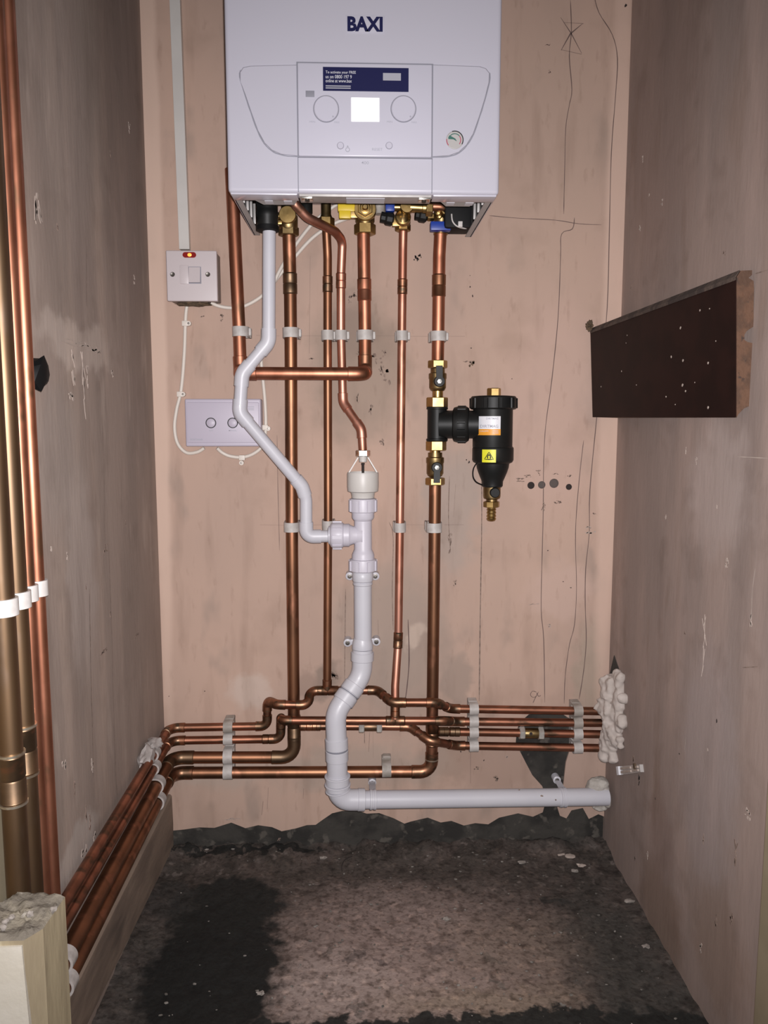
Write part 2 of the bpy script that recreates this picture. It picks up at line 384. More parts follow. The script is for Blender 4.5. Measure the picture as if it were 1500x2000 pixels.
def mottle(m, lst):
    t = m.node_tree; b = t.nodes['Principled BSDF']; L = t.links.new; src = b.inputs['Base Color'].links[0].from_socket
    tc = t.nodes.new('ShaderNodeTexCoord')
    for sc, lo, hi, k, amt, st3 in [q if len(q) > 5 else (*q, (1, 1, 1)) for q in lst]:
        mp = t.nodes.new('ShaderNodeMapping'); mp.inputs['Scale'].default_value = st3; L(tc.outputs['Object'], mp.inputs['Vector'])
        n = t.nodes.new('ShaderNodeTexNoise'); n.inputs['Scale'].default_value = sc; n.inputs['Detail'].default_value = 5; L(mp.outputs[0], n.inputs['Vector'])
        r = t.nodes.new('ShaderNodeMapRange'); r.inputs['From Min'].default_value = lo; r.inputs['From Max'].default_value = hi; r.inputs['To Max'].default_value = amt; L(n.outputs[0], r.inputs[0])
        x = t.nodes.new('ShaderNodeMix'); x.data_type = 'RGBA'; x.blend_type = 'MULTIPLY'; L(r.outputs[0], x.inputs[0]); L(src, x.inputs[6]); x.inputs[7].default_value = (*k, 1); src = x.outputs[2]
    L(src, b.inputs['Base Color'])
mottle(MATS['floor_concrete'], [(48, .52, .66, (.45, .42, .40), .8), (130, .52, .64, (.5, .48, .46), .8), (70, .46, .34, (1.5, 1.45, 1.4), .7)])
mottle(MATS['plaster'], [(9, .54, .7, (.80, .79, .77), .6), (26, .55, .72, (.76, .74, .72), .6, (1, 1, .16)), (70, .60, .74, (.70, .66, .63), .5, (1, 1, .3))])
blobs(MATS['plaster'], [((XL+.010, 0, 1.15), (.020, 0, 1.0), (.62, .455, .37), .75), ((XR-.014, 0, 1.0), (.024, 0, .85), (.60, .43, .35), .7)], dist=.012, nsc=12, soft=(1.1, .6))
mottle(MATS['plaster_left'], [(16, .56, .7, (.82, .81, .80), .6), (22, .55, .7, (.78, .76, .75), .6, (1, 1, .12)), (20, .46, .32, (1.25, 1.23, 1.2), .6, (1, 1, .15))])
mottle(MATS['plaster_right'], [(16, .56, .7, (.80, .78, .76), .6), (18, .55, .7, (.78, .76, .75), .5, (1, 1, .15)), (14, .46, .32, (1.2, 1.18, 1.18), .6, (1, 1, .25))])
floor = struct('floor', (fv, ff), 'floor_concrete', 60)
# skirting on the left
a0, a1 = PX(322, 1578, XL+.010), PX(140, 1940, XL+.010)
zt = a0.z
poly0 = [(XL, .012), (XL+.010, .012), (XL+.011, .06), (XL+.010, zt-.003), (XL+.007, zt), (XL, zt)]
sk = hull([V((x, -.001, z)) for x, z in poly0], [V((x, -.69, z if z > .02 else .050)) for x, z in poly0])
bb = struct('baseboard_left', sk, 'skirting', 30)
t1 = struct('trim_1', rbox((XL-.03, -.95, .0), (XL+.004, -.61, 2.25), .002), 'cream_paint')
pe = PX(1482, 1800, XR-.012)
t2 = struct('trim_2', rbox((XR-.012, -1.0, .0), (XR+.03, pe.y, 2.25), .003), 'cream_paint')

# ---- marks on the walls
def pencil(pts, wid=.0014, nm='pencil_line', smoothed=True, mat='pencil'):
    q = [P(x, y, .0006) for x, y in pts]
    if smoothed and len(q) > 2: q = smooth(q, 4)
    part(wall_back, nm, ribbon(q, wid), mat, ang=0)
pencil([(1114, 0), (1116, 60), (1112, 110), (1117, 175), (1112, 205), (1105, 250), (1103, 330), (1101, 418)])
pencil([(1095, 34), (1116, 66), (1136, 104)], .0020, 'pencil_mark', False); pencil([(1136, 106), (1096, 97)], .0020, 'pencil_mark', False); pencil([(1096, 98), (1114, 66), (1138, 46)], .0020, 'pencil_mark', False); pencil([(1140, 46), (1101, 44)], .0018, 'pencil_mark', False)
pencil([(1160, -10), (1170, 25), (1196, 68), (1206, 115), (1202, 190), (1194, 300), (1190, 460), (1186, 600), (1176, 700), (1165, 820), (1152, 960), (1151, 1040), (1144, 1110), (1143, 1180), (1145, 1250), (1140, 1310), (1131, 1366)])
pencil([(955, 421), (1010, 426), (1085, 430), (1130, 437), (1175, 439)], .0011)
pencil([(1122, 425), (1118, 447), (1097, 457), (1095, 500), (1090, 620), (1078, 740), (1066, 830), (1062, 900), (1061, 1000), (1059, 1080), (1057, 1190), (1062, 1250), (1064, 1372)])
pencil([(1140, 860), (1133, 920), (1126, 1000), (1124, 1060), (1126, 1150), (1122, 1220), (1112, 1260), (1104, 1320), (1102, 1374)], .0012)
pencil([(500, 655), (546, 656)], .0009); pencil([(590, 656), (630, 656)], .0009); pencil([(732, 656), (772, 656)], .0009); pencil([(796, 657), (835, 657)], .0009); pencil([(875, 657), (908, 657)], .0009)
pencil([(508, 1025), (556, 1026)], .0009); pencil([(585, 1026), (636, 1025)], .0009); pencil([(794, 1025), (830, 1025)], .0009); pencil([(868, 1025), (906, 1025)], .0009)
pencil([(541, 850), (543, 960), (546, 1075)], .0009); pencil([(604, 690), (606, 500)], .0009); pencil([(939, 790), (941, 1000), (938, 1200), (936, 1370)], .0022, mat='scuff_dark', nm='crack')
pencil([(919, 1468), (919, 1530)], .0014); pencil([(797, 1210), (799, 1290), (794, 1350), (790, 1370)], .0022, nm='crack')
pencil([(675, 1150), (674, 1230), (673, 1330)], .0016, nm='crack', mat='scuff_dark'); pencil([(738, 1210), (739, 1240)], .0012)
pencil([(760, 1020), (768, 1050), (766, 1150), (768, 1230)], .0012, mat='scuff_dark', nm='crack'); pencil([(878, 930), (876, 1010), (880, 1080)], .0014, mat='scuff_dark', nm='crack')
pencil([(890, 945), (886, 1010)], .0012, mat='scuff_dark', nm='crack'); pencil([(524, 1538), (522, 1580)], .0014); pencil([(514, 1565), (511, 1592)], .0014); pencil([(593, 1540), (592, 1560)], .0012)
pencil([(755, 1360), (756, 1400)], .0012); pencil([(728, 1395), (729, 1480)], .0010, mat='scuff_dark', nm='crack'); pencil([(722, 1430), (720, 1468)], .0022, mat='scuff_dark', nm='stain_run'); pencil([(712, 1428), (712, 1452)], .0030, mat='scuff_dark', nm='stain_run')
# the pencilled sign low on the right
pencil([(1048, 1352), (1040, 1350), (1036, 1357), (1041, 1362), (1048, 1360)], .0012, 'pencil_mark'); pencil([(1052, 1351), (1046, 1362), (1041, 1373)], .0012, 'pencil_mark'); pencil([(1048, 1353), (1052, 1360), (1056, 1358)], .0012, 'pencil_mark')
def chip(x, y, rx, rz, mat, seed, nm='chip', wallx=None):
    c = P(x, y, .0004) if wallx is None else PX(x, y, wallx)
    nrm = V((0, -1, 0)) if wallx is None else V((1 if wallx < 0 else -1, 0, 0))
    host = wall_back if wallx is None else (wl if wallx < 0 else wr)
    rnd = random.Random(seed*13+5); gs = []
    big = max(rx, rz) > .0032
    for j in range(7 if big else 1):
        if big:
            sx, sz = rx*rnd.uniform(.12, .42), rz*rnd.uniform(.12, .42); ox, oz = rx*rnd.uniform(-.8, .8), rz*rnd.uniform(-.8, .8)
        else: sx, sz, ox, oz = rx*.8, rz*.8, 0, 0
        pts = []; n = 9; rot = rnd.uniform(-.5, .5)
        for k in range(n):
            a = 2*math.pi*k/n; r = 1+.9*noise.noise(V((math.cos(a)*1.9, math.sin(a)*1.9, seed*3.1+j)))
            u, v_ = math.cos(a)*sx*r, math.sin(a)*sz*r
            u, v_ = u*math.cos(rot)-v_*math.sin(rot)+ox, u*math.sin(rot)+v_*math.cos(rot)+oz
            pts.append(c+V((u, 0, v_)) if wallx is None else c+V((0, u, v_)))
        gs.append(hull([p+nrm*.0005 for p in pts], [p-nrm*.001 for p in pts]))
    part(host, nm, join(*gs), mat, ang=0)
for i, (x, y, r, m) in enumerate([(1037, 948, .0055, 'hole_dark'), (1058, 947, .0058, 'plug_grey'), (1082, 944, .0075, 'plug_grey'), (1111, 951, .0045, 'hole_dark')]):
    g = lathe([(r+.0012, .0002), (r, .0012), (r*.86, .0012), (r*.8, -.004), (0.0, -.004)], P(x, y, 0), (0, -1, 0), 18); part(wall_back, 'drill_hole', g, m)
for i, (x, y, rx, rz, m) in enumerate([(1016, 938, .010, .004, 'scuff_dark'), (1030, 930, .008, .003, 'scuff_dark'), (1052, 924, .005, .006, 'scuff_dark'), (1085, 925, .006, .002, 'scuff_dark'), (1112, 930, .004, .003, 'scuff_dark'), (1090, 980, .008, .003, 'scuff_dark'), (1062, 990, .0035, .010, 'scuff_dark'), (1155, 1040, .011, .003, 'scuff_light'), (1152, 1030, .009, .002, 'scuff_light'), (1160, 1004, .004, .002, 'scuff_dark'),
        (814, 505, .006, .006, 'hole_dark'), (820, 499, .003, .004, 'hole_dark'), (921, 713, .006, .007, 'rust'), (915, 706, .010, .002, 'scuff_dark'), (690, 577, .007, .006, 'scuff_dark'), (684, 585, .004, .008, 'scuff_dark'), (699, 690, .004, .004, 'scuff_dark'), (745, 720, .005, .006, 'scuff_dark'), (750, 690, .004, .008, 'scuff_dark'),
        (433, 620, .004, .008, 'scuff_dark'), (610, 700, .006, .002, 'scuff_dark'), (699, 778, .0025, .012, 'scuff_dark'), (640, 1322, .009, .011, 'scuff_dark'), (920, 680, .0012, .0012, 'hole_dark'), (1000, 740, .001, .001, 'hole_dark'), (918, 560, .0018, .002, 'hole_dark'), (918, 538, .001, .001, 'hole_dark'), (923, 578, .0012, .003, 'hole_dark'),
        (916, 903, .0022, .0025, 'hole_dark'), (911, 898, .0015, .0015, 'hole_dark'), (1070, 88, .004, .001, 'pencil'), (1074, 139, .0016, .0035, 'pencil'), (1222, 10, .003, .003, 'hole_dark'), (1100, 1136, .0012, .001, 'hole_dark'), (1115, 1148, .0018, .001, 'hole_dark'), (1070, 1075, .0012, .0014, 'hole_dark'), (330, 1360, .001, .001, 'hole_dark'),
        (400, 1350, .0012, .001, 'hole_dark'), (900, 1468, .0016, .0016, 'hole_dark'), (945, 1485, .0012, .002, 'hole_dark'), (545, 1640, .004, .004, 'scuff_dark'), (1043, 1180, .012, .0008, 'scuff_light'), (1072, 1222, .004, .003, 'scuff_light'), (990, 1478, .0035, .004, 'scuff_light'), (395, 618, .004, .002, 'scuff_dark'), (735, 700, .012, .010, 'scuff_dark'), (752, 735, .010, .014, 'scuff_dark'), (690, 730, .008, .008, 'scuff_dark'), (745, 860, .006, .010, 'scuff_dark'), (725, 800, .004, .012, 'scuff_dark'), (880, 1060, .003, .020, 'scuff_dark'), (888, 1140, .003, .006, 'scuff_dark'), (650, 1322, .010, .010, 'scuff_dark'), (930, 1500, .006, .003, 'scuff_dark'), (970, 1520, .008, .006, 'scuff_dark'), (450, 1600, .020, .002, 'scuff_light'), (860, 270, .0015, .0015, 'scuff_dark'), (253, 1, .001, .001, 'scuff_dark')]):
    chip(x, y, rx, rz, m, i)
for i, (x, y, rx, rz, m) in enumerate([(253, 250, .006, .008, 'scuff_light'), (150, 672, .05, .004, 'scuff_light'), (180, 684, .04, .004, 'scuff_light'), (142, 715, .005, .022, 'scuff_light'), (163, 745, .004, .045, 'scuff_light'), (170, 735, .004, .02, 'scuff_light'), (219, 730, .006, .006, 'scuff_light'), (138, 775, .010, .006, 'scuff_light'), (72, 390, .010, .03, 'scuff_light'), (262, 545, .004, .008, 'scuff_light'), (100, 1075, .003, .005, 'scuff_light'), (131, 1087, .003, .006, 'scuff_light'), (205, 1070, .012, .008, 'scuff_dark'),
        (205, 1270, .010, .003, 'scuff_dark'), (265, 1242, .022, .0015, 'scuff_dark'), (200, 1275, .012, .002, 'scuff_dark'), (168, 1590, .004, .012, 'scuff_dark'), (175, 1605, .004, .012, 'scuff_dark'), (145, 1540, .003, .010, 'scuff_dark'), (180, 1490, .005, .014, 'scuff_light'), (125, 1500, .008, .010, 'scuff_light'), (185, 1640, .006, .010, 'scuff_light'), (165, 1670, .012, .012, 'scuff_light'), (245, 1020, .002, .004, 'scuff_dark'), (215, 1200, .003, .006, 'scuff_dark'), (168, 1146, .002, .004, 'scuff_dark'), (112, 444, .002, .005, 'scuff_dark'), (215, 300, .0015, .005, 'scuff_dark')]):
    chip(x, y, rx, rz, m, i+50, wallx=XL)
def lcrack(pts, wid=.0014, host=None, X=XL+.0006, mat='scuff_dark', nm='crack'):
    part(host or wl, nm, ribbon(smooth([PX(x, y, X) for x, y in pts], 4), wid, V((1, 0, 0) if X < 0 else (-1, 0, 0))), mat, ang=0)
lcrack([(170, 480), (169, 560), (170, 600)], .0012); lcrack([(199, 810), (203, 900), (205, 1060)], .001); lcrack([(175, 1150), (177, 1280), (180, 1400), (183, 1520)], .002); lcrack([(222, 1400), (226, 1500), (230, 1560)], .0015); lcrack([(212, 1060), (219, 1250), (222, 1390)], .0012)
lcrack([(1360, 1430), (1375, 1490), (1375, 1530)], .001, wr, XR-.0006, 'scuff_light'); lcrack([(1340, 1440), (1337, 1465)], .002, wr, XR-.0006, 'scuff_light')
lcrack([(1474, 535), (1500, 527)], .0012, wr, XR-.0006); lcrack([(1475, 1110), (1469, 1160), (1468, 1215)], .0014, wr, XR-.0006, 'scuff_light')
lcrack([(1500, 895), (1440, 892)], .0012, wr, XR-.0006, 'scuff_light'); lcrack([(1450, 1304), (1480, 1302)], .001, wr, XR-.0006)
for i, (x, y, rx, rz, m) in enumerate([(1467, 1208, .003, .010, 'scuff_light'), (1382, 1465, .002, .003, 'scuff_light'), (1400, 1408, .0015, .003, 'hole_dark'), (1327, 1472, .0015, .0012, 'hole_dark'), (1429, 1795, .004, .010, 'scuff_dark'), (1399, 1800, .003, .012, 'scuff_dark'), (1437, 1670, .003, .02, 'scuff_dark'), (1369, 1850, .004, .009, 'scuff_light'), (1460, 1590, .008, .006, 'scuff_light'), (1374, 1640, .002, .008, 'scuff_dark'), (1280, 1560, .001, .002, 'hole_dark'), (1248, 1525, .004, .010, 'hole_dark'), (1238, 1485, .005, .010, 'scuff_dark'), (1240, 1678, .002, .004, 'hole_dark'), (1265, 1670, .002, .012, 'scuff_light'), (1255, 310, .003, .006, 'scuff_light'), (1250, 445, .004, .006, 'scuff_light'), (1268, 380, .003, .003, 'scuff_light'), (1293, 395, .004, .005, 'scuff_light'), (1338, 1237, .004, .003, 'scuff_dark'), (1233, 560, .002, .004, 'scuff_dark'), (1415, 495, .004, .004, 'scuff_dark'), (1375, 1255, .001, .05, 'scuff_light'), (1420, 1100, .004, .006, 'scuff_light'), (1300, 1010, .003, .004, 'scuff_light'), (1400, 990, .002, .003, 'scuff_light'), (1360, 900, .003, .006, 'scuff_light'), (1340, 880, .002, .005, 'scuff_light')]):
    chip(x, y, rx, rz, m, i+120, wallx=XR)
# chased-out notch above the foam, on the right wall
notch = [PX(x, y, XR-.0012) for x, y in ((1199, 1280), (1203, 1292), (1209, 1309), (1204, 1318), (1190, 1320), (1194, 1302))]
part(wr, 'chase_notch', hull(notch, [p+V((.003, 0, 0)) for p in notch]), 'cement', ang=0)

# ================================================================== boiler
BD = .285
bl, br_ = P(445, 375, BD), P(975, 379, BD)
bx0, bx1, bz0, bz1 = bl.x, br_.x, bl.z, bl.z+.70
boiler = thing('combi_boiler', 'white wall-mounted combi boiler with navy capital lettering above the copper pipes', 'boiler', ((bx0+bx1)/2, -.15, bz0))
yF = -BD
part(boiler, 'front_cover', rbox((bx0, yF, bz0), (bx1, yF+.03, bz1), .006, 3), 'boiler_white')
part(boiler, 'side_panel', rbox((bx0+.001, yF+.028, bz0+.003), (bx0+.0035, -.02, bz1), 0), 'boiler_white')
part(boiler, 'side_panel', rbox((bx1-.0035, yF+.028, bz0+.003), (bx1-.001, -.02, bz1), 0), 'boiler_white')
part(boiler, 'side_flange', rbox((bx0+.002, yF+.03, bz0+.003), (bx0+.012, -.02, bz0+.0045), 0), 'case_grey')
part(boiler, 'side_flange', rbox((bx1-.012, yF+.03, bz0+.003), (bx1-.002, -.02, bz0+.0045), 0), 'case_grey')
part(boiler, 'side_liner', rbox((bx0+.004, yF+.03, bz0+.006), (bx0+.006, -.022, bz0+.11), 0), 'black_plastic')
part(boiler, 'side_liner', rbox((bx1-.006, yF+.03, bz0+.006), (bx1-.004, -.022, bz0+.11), 0), 'black_plastic')
part(boiler, 'chassis', rbox((bx0+.006, yF+.03, bz0+.075), (bx1-.006, -.003, bz1-.002), 0), 'black_plastic')
part(boiler, 'top_cover', rbox((bx0, yF+.03, bz1-.002), (bx1, -.002, bz1), 0), 'boiler_white')
for s in (0, 1):
    for k in range(5):
        y = -.23+.042*k; x = bx0+.006 if s == 0 else bx1-.010
        part(boiler, 'louvre_fin', rbox((x, y, bz0+.012), (x+.004, y+.003, bz0+.045), .0005), 'steel')
# black corner shroud by the flow valve on the right
part(boiler, 'corner_shroud', rbox((bx1-.055, -.08, bz0+.004), (bx1-.008, -.03, bz0+.074), .006), 'black_rubber')
part(boiler, 'shroud_rim', sweep(smooth([P(882, 418, .09), P(884, 432, .09), P(893, 442, .085), P(908, 446, .075), P(916, 444, .07)], 5), .0012, 8), 'clip_white')
part(boiler, 'shroud_tab', rbox(P(895, 443, .086), P(903, 433, .083)+V((0, .003, 0)), .0005), 'clip_white')
# bottom lips and tray
zl = bz0
xs1, xs2 = P(582, 380, BD).x, P(845, 380, BD).x
part(boiler, 'bottom_lip', rbox((bx0+.003, yF+.004, zl-.002), (xs1-.001, yF+.034, zl+.004), .0015), 'boiler_white')
part(boiler, 'bottom_lip', rbox((xs2+.001, yF+.004, zl-.002), (bx1-.003, yF+.034, zl+.004), .0015), 'boiler_white')
part(boiler, 'control_tray', rbox((xs1+.001, yF+.006, zl-.003), (xs2-.001, yF+.040, zl+.012), .001), 'steel')
part(boiler, 'tray_sticker', rbox((P(676, 380, BD).x, yF+.012, zl-.0036), (P(752, 380, BD).x, yF+.038, zl-.0028), 0), 'sticker_white')
for px in (600, 828):
    c = P(px, 381, BD-.016); br = part(boiler, 'tray_bracket', rbox((c.x-.008, yF+.008, zl-.005), (c.x+.008, yF+.026, zl-.001), .0008), 'chrome')
    part(br, 'screw', lathe([(.0035, 0), (.0035, .002), (.002, .0028), (.0001, .0028)], V((c.x, yF+.017, zl-.005)), (0, -.35, -1), 14), 'screw')
for a, b in ((bx0+.028, xs1-.002), (xs2+.012, bx1-.025)):
    pl = [V((a, yF+.034, zl+.001)), V((b, yF+.034, zl+.001)), V((b-.008, yF+.066, zl+.001)), V((a+.014, yF+.066, zl+.001))]
    bk = part(boiler, 'bottom_bracket', hull(pl, [p+V((0, 0, .0015)) for p in pl]), 'case_grey', ang=0)
    m = (a+b)/2
    for dx in (-.016, .012):
        part(bk, 'slot', rbox((m+dx, yF+.044, zl+.0002), (m+dx+.012, yF+.058, zl+.0012), 0), 'sticker_white')
part(boiler, 'mounting_rail', rbox((P(585, 396, .006).x, -.012, P(640, 399, .006).z), (P(670, 396, .006).x, -.002, P(640, 391, .006).z), .001), 'boiler_white')
# fascia: raised bowed panel, control panel, seams
def bpt(x, y, d=BD): p = P(x, y, d); return p
def fpoly(l, dep): return [bpt(x, y, BD+dep) for x, y in l]
fas = [(468, 158), (468, 140), (474, 131), (488, 128), (620, 125), (710, 124), (830, 125), (938, 129), (950, 133), (957, 142), (956, 160), (948, 192), (937, 228), (925, 262), (912, 284), (897, 298), (878, 305), (845, 307), (710, 307), (582, 306), (548, 302), (530, 294), (516, 280), (503, 256), (490, 220), (478, 184)]
cen = (712, 215)
def shrink(l, k): return [(cen[0]+(x-cen[0])*(1-k*abs(x-cen[0])**0*4/245), cen[1]+(y-cen[1])*(1-k*4/92)) for x, y in l]
ring0 = fpoly(fas, -.001); ring1 = fpoly(shrink(fas, .45), .0022)
n = len(fas)
fascia = part(boiler, 'fascia', hull(ring1, ring0), 'boiler_white', ang=20)
cp0 = [(582, 126), (844, 129), (842, 306), (583, 304)]
def rect(l, dep, back, b=.0015): 
    q = fpoly(l, dep); return rbox((min(p.x for p in q), q[0].y, min(p.z for p in q)), (max(p.x for p in q), q[0].y+back, max(p.z for p in q)), b)
part(boiler, 'panel_seam', rect([(581, 124.5), (845, 124.5), (845, 307), (581, 307)], .0026, .002, 0), 'seam_grey')
cpn = part(boiler, 'control_panel', rect([(583, 126), (843, 126), (843, 304), (583, 304)], .0062, .005, .002), 'boiler_panel')
part(boiler, 'seam', rbox((bpt(582, 308).x-.0006, yF-.0006, bz0+.001), (bpt(582, 308).x+.0006, yF+.001, bpt(582, 308).z), 0), 'seam_grey')
part(boiler, 'seam', rbox((bpt(844, 308).x-.0006, yF-.0006, bz0+.001), (bpt(844, 308).x+.0006, yF+.001, bpt(844, 308).z), 0), 'seam_grey')
CD = BD+.0062
st = part(boiler, 'sticker', rect([(631, 133), (798, 133), (798, 177), (631, 177)], .0068, .0008, 0), 'navy', 'navy activation sticker with white lettering')
ty = -(BD+.0068)
def tpos(x, y, d): p = P(x, y, d); return (p.x, -d, p.z)
for y, s, x0, x1, h in ((142, 'To activate your FREE', 636, 695, .0046), (150, 'us on 0800 197 9', 636, 687, .0046), (158, 'online at www.bax', 636, 687, .0044)):
    text(st, 'lettering', s, tpos((x0+x1)/2, y, BD+.0068), h, 'sticker_white', (P(x1, y, CD)-P(x0, y, CD)).x, .006)
for y in (168, 172): part(st, 'small_print', rect([(636, y-.7), (685, y-.7), (685, y+.7), (636, y+.7)], .0071, .0004, 0), 'print_grey')
part(st, 'logo_patch', rect([(748, 143), (783, 143), (783, 157), (748, 157)], .0071, .0004, 0), 'print_grey')
part(cpn, 'button_plate', rect([(597, 177), (614, 177), (614, 189), (597, 189)], .0068, .001, .0004), 'seam_grey')
part(cpn, 'display', rect([(686, 191), (741, 191), (741, 237), (686, 237)], .0066, .001, .0006), 'display', 'lit white display window')
for px in (637, 788):
    c = P(px, 213, CD); c.y = -CD
    k = part(cpn, 'dial', lathe([(.0168, -.001), (.0168, .0018), (.0158, .0028), (.0001, .0028)], c, (0, -1, 0), 40), 'knob_white')
    part(k, 'dial_gap', lathe([(.0180, 0), (.0180, .0004), (.0168, .0004), (.0168, 0)], c, (0, -1, 0), 40), 'seam_grey')
    q = c+V((.0095, -.0028, -.0108)); part(k, 'pointer', rbox(q-V((.001, .0004, .001)), q+V((.001, .0004, .001)), 0), 'print_grey')
    text(cpn, 'lettering', 'MIN', tpos(px-27, 238, CD), .0026, 'print_grey', .0075); text(cpn, 'lettering', 'MAX', tpos(px+21, 239, CD), .0026, 'print_grey', .0075)
for px in (665, 760):
    c = P(px, 284.5, CD); c.y = -CD
    b = part(cpn, 'push_button', lathe([(.0044, -.001), (.0044, .0012), (.0038, .0018), (.0001, .0018)], c, (0, -1, 0), 24), 'knob_white')
    part(b, 'rim', lathe([(.0049, 0), (.0049, .0003), (.0044, .0003), (.0044, 0)], c, (0, -1, 0), 24), 'seam_grey')
text(cpn, 'lettering', 'RESET', tpos(737, 292, CD), .0036, 'print_grey', .0145)
c = P(679, 292.5, CD); c.y = -CD; FLAME = V(c)
c = P(679, 286, CD); part(cpn, 'tick_symbol', prism([(c.x-.0015, c.z-.0008), (c.x+.0015, c.z-.0008), (c.x, c.z+.0015)], -CD-.0004, -CD), 'print_grey')
text(boiler, 'lettering', '400', tpos(713, 318, BD), .0042, 'print_grey', .0105, .01)
lp = part(boiler, 'badge', rect([(676, 30), (751, 30), (751, 63), (676, 63)], .0012, .0015, .0008), 'boiler_panel')
text(lp, 'logo_lettering', 'BAXI', tpos(713, 47, BD+.0014), .0195, 'navy', (P(748, 47, BD)-P(679, 47, BD)).x, .045)
# pressure gauge
c = P(888, 274, BD+.002); c.y = -(BD+.0022)
part(boiler, 'fascia_groove_shade', ribbon(smooth([bpt(x, y, BD+.0007) for x, y in [(470, 136), (468, 150)]+fas[::-1][:8]+[(710, 308)]+fas[::-1][8:17]], 3), .0016), 'seam_grey', ang=0)  # flat grey ribbon: the groove's shadow line put in as colour, nothing is recessed
gg = part(boiler, 'pressure_gauge', lathe([(.0122, 0), (.0122, .0008), (.0112, .0014), (.0112, .0008), (.0001, .0008)], c, (0, -1, 0), 36), 'case_grey')
def arc(c, r0, r1, a0, a1, y, n=18):
    A = []; B = []
    vs = []; fs = []
    for k in range(n+1):
        a = math.radians(a0+(a1-a0)*k/n); vs += [V((c.x+r0*math.cos(a), y, c.z+r0*math.sin(a))), V((c.x+r1*math.cos(a), y, c.z+r1*math.sin(a)))]
        if k: fs.append((2*k-2, 2*k-1, 2*k+1, 2*k))
    return vs, fs
part(gg, 'scale_band', arc(c, .0078, .0090, 40, 150, c.y-.0010), 'green_ink', ang=0); part(gg, 'scale_band', arc(c, .0078, .0090, -40, 40, c.y-.0010), 'red_ink', ang=0); part(gg, 'bezel', arc(c, .0110, .0123, -30, 110, c.y-.0016), 'black_plastic', ang=0); part(gg, 'bezel', arc(c, .0108, .0120, 175, 220, c.y-.0016), 'red_ink', ang=0)
part(cpn, 'flame_symbol', arc(FLAME, .0022, .0032, 0, 360, FLAME.y-.0004), 'print_grey', ang=0)
def poly3(l, y): return ([V((x, y, z)) for x, z in l], [tuple(range(len(l)))])
part(gg, 'needle', poly3([(c.x+.003, c.z-.002), (c.x+.001, c.z+.0016), (c.x-.0075, c.z+.0062), (c.x-.0092, c.z+.0032), (c.x-.0090, c.z+.001), (c.x-.002, c.z+.0008)], c.y-.0013), 'green_ink', ang=0)

# ================================================================== copper pipes
def run(name, label, pts, r, mat='copper', bend=.02, elbows=(), couplings=(), rings=(), cat='pipe', fit='copper_fitting', group=None, sock=.014):
    """elbows: vertex indices that carry a fitting; couplings: (s-fraction point as Vector, half length); rings: points"""
    lowest = min(pts, key=lambda p: p.z)
    root = thing(name, label, cat, lowest, group)
    d, L, sp = fillet(pts, bend)
    part(root, 'pipe', sweep(d, r, 18), mat)
    def s_of(p):
        best = (9, 0)
        for i in range(1, len(d)):
            seg = d[i]-d[i-1]; l2 = seg.length_squared
            t = max(0, min(1, (p-d[i-1]).dot(seg)/max(l2, 1e-12))); q = d[i-1]+seg*t; e = (p-q).length
            if e < best[0]: best = (e, L[i-1]+t*(L[i]-L[i-1]))
        return best[1]
    for i in elbows:
        if sp[i-1]:
            a, b = sp[i-1]; pth = sub(d, L, max(0, a-sock), min(L[-1], b+sock))
            k = len(pth); rr = [r+.0013]*k; rr[0] = r+.0004; rr[-1] = r+.0004
            pth2 = [pth[0], pth[0].lerp(pth[1], .06)]+pth[1:-1]+[pth[-1].lerp(pth[-2], .06), pth[-1]]
            rr2 = [r+.0004, r+.0014]+[r+.0012]*(k-2)+[r+.0014, r+.0004]
            part(root, 'elbow', sweep(pth2, rr2, 18), fit)
    for p, hl in couplings:
        s = s_of(p); pth = sub(d, L, s-hl, s+hl); A, B = pth[0], pth[-1]
        q = [A, A.lerp(B, .05), A.lerp(B, .06), A.lerp(B, .47), A.lerp(B, .5), A.lerp(B, .53), A.lerp(B, .94), A.lerp(B, .95), B]
        rr = [r+.0002, r+.0015, r+.0012, r+.0012, r+.0005, r+.0012, r+.0012, r+.0015, r+.0002]
        part(root, 'coupling', sweep(q, rr, 18), fit)
    for p in rings:
        s = s_of(p); pth = sub(d, L, s-.0012, s+.0012); part(root, 'solder_ring', sweep([pth[0], pth[-1]], r+.0016, 18), 'solder')
    return root
R22, R15 = .011, .0075
D22, D15 = .034, .030
# left-wall corner coordinates
XC22, XC15 = XL+.020, XL+.017
zr = [P(360, 1421, D15).z, P(360, 1446, D15).z, P(360, 1479, D22).z, P(360, 1509, D22).z]
YV = [PX(71, 1100, XC15+.002).y, PX(51, 1100, XC15+.002).y, PX(28, 1100, XC22).y, PX(0, 1100, XC22).y]   # the four risers near the camera

# gas: two verticals joined by a crossing piece that runs in front of the others
gl = [P(452, 330, D22), P(467, 640, D22), P(470, 728, D22), P(470, 729, .068), P(714, 730, .068), P(713, 724, D22), P(713, 650, D22), P(710, 440, .042)]
run('gas_pipe', 'wide copper gas pipe crossing sideways in front of the other pipes under the boiler', gl, R22, 'copper', [0, .03, .016, .016, .016, .016, .05, 0], elbows=(2, 3, 4, 5), couplings=((P(711, 566, D22+.003), .019),), fit='copper')
run('flow_pipe', 'wide brown copper pipe running straight down left of centre then turning left above the floor', [P(564, 438, .044), P(567, 560, .036), P(568, 650, D22), P(570, 1025, D22), P(575, 1479, D22), V((XC22, -D22, zr[2])), V((XC22, YV[2], zr[2]-.012))], R22, 'copper_brown', [0, .1, .1, .1, .024, .024, 0], elbows=(4, 5), couplings=((P(566, 554, .036), .018), (P(575, 1420, D22), .024)), fit='copper_dull', sock=.018)
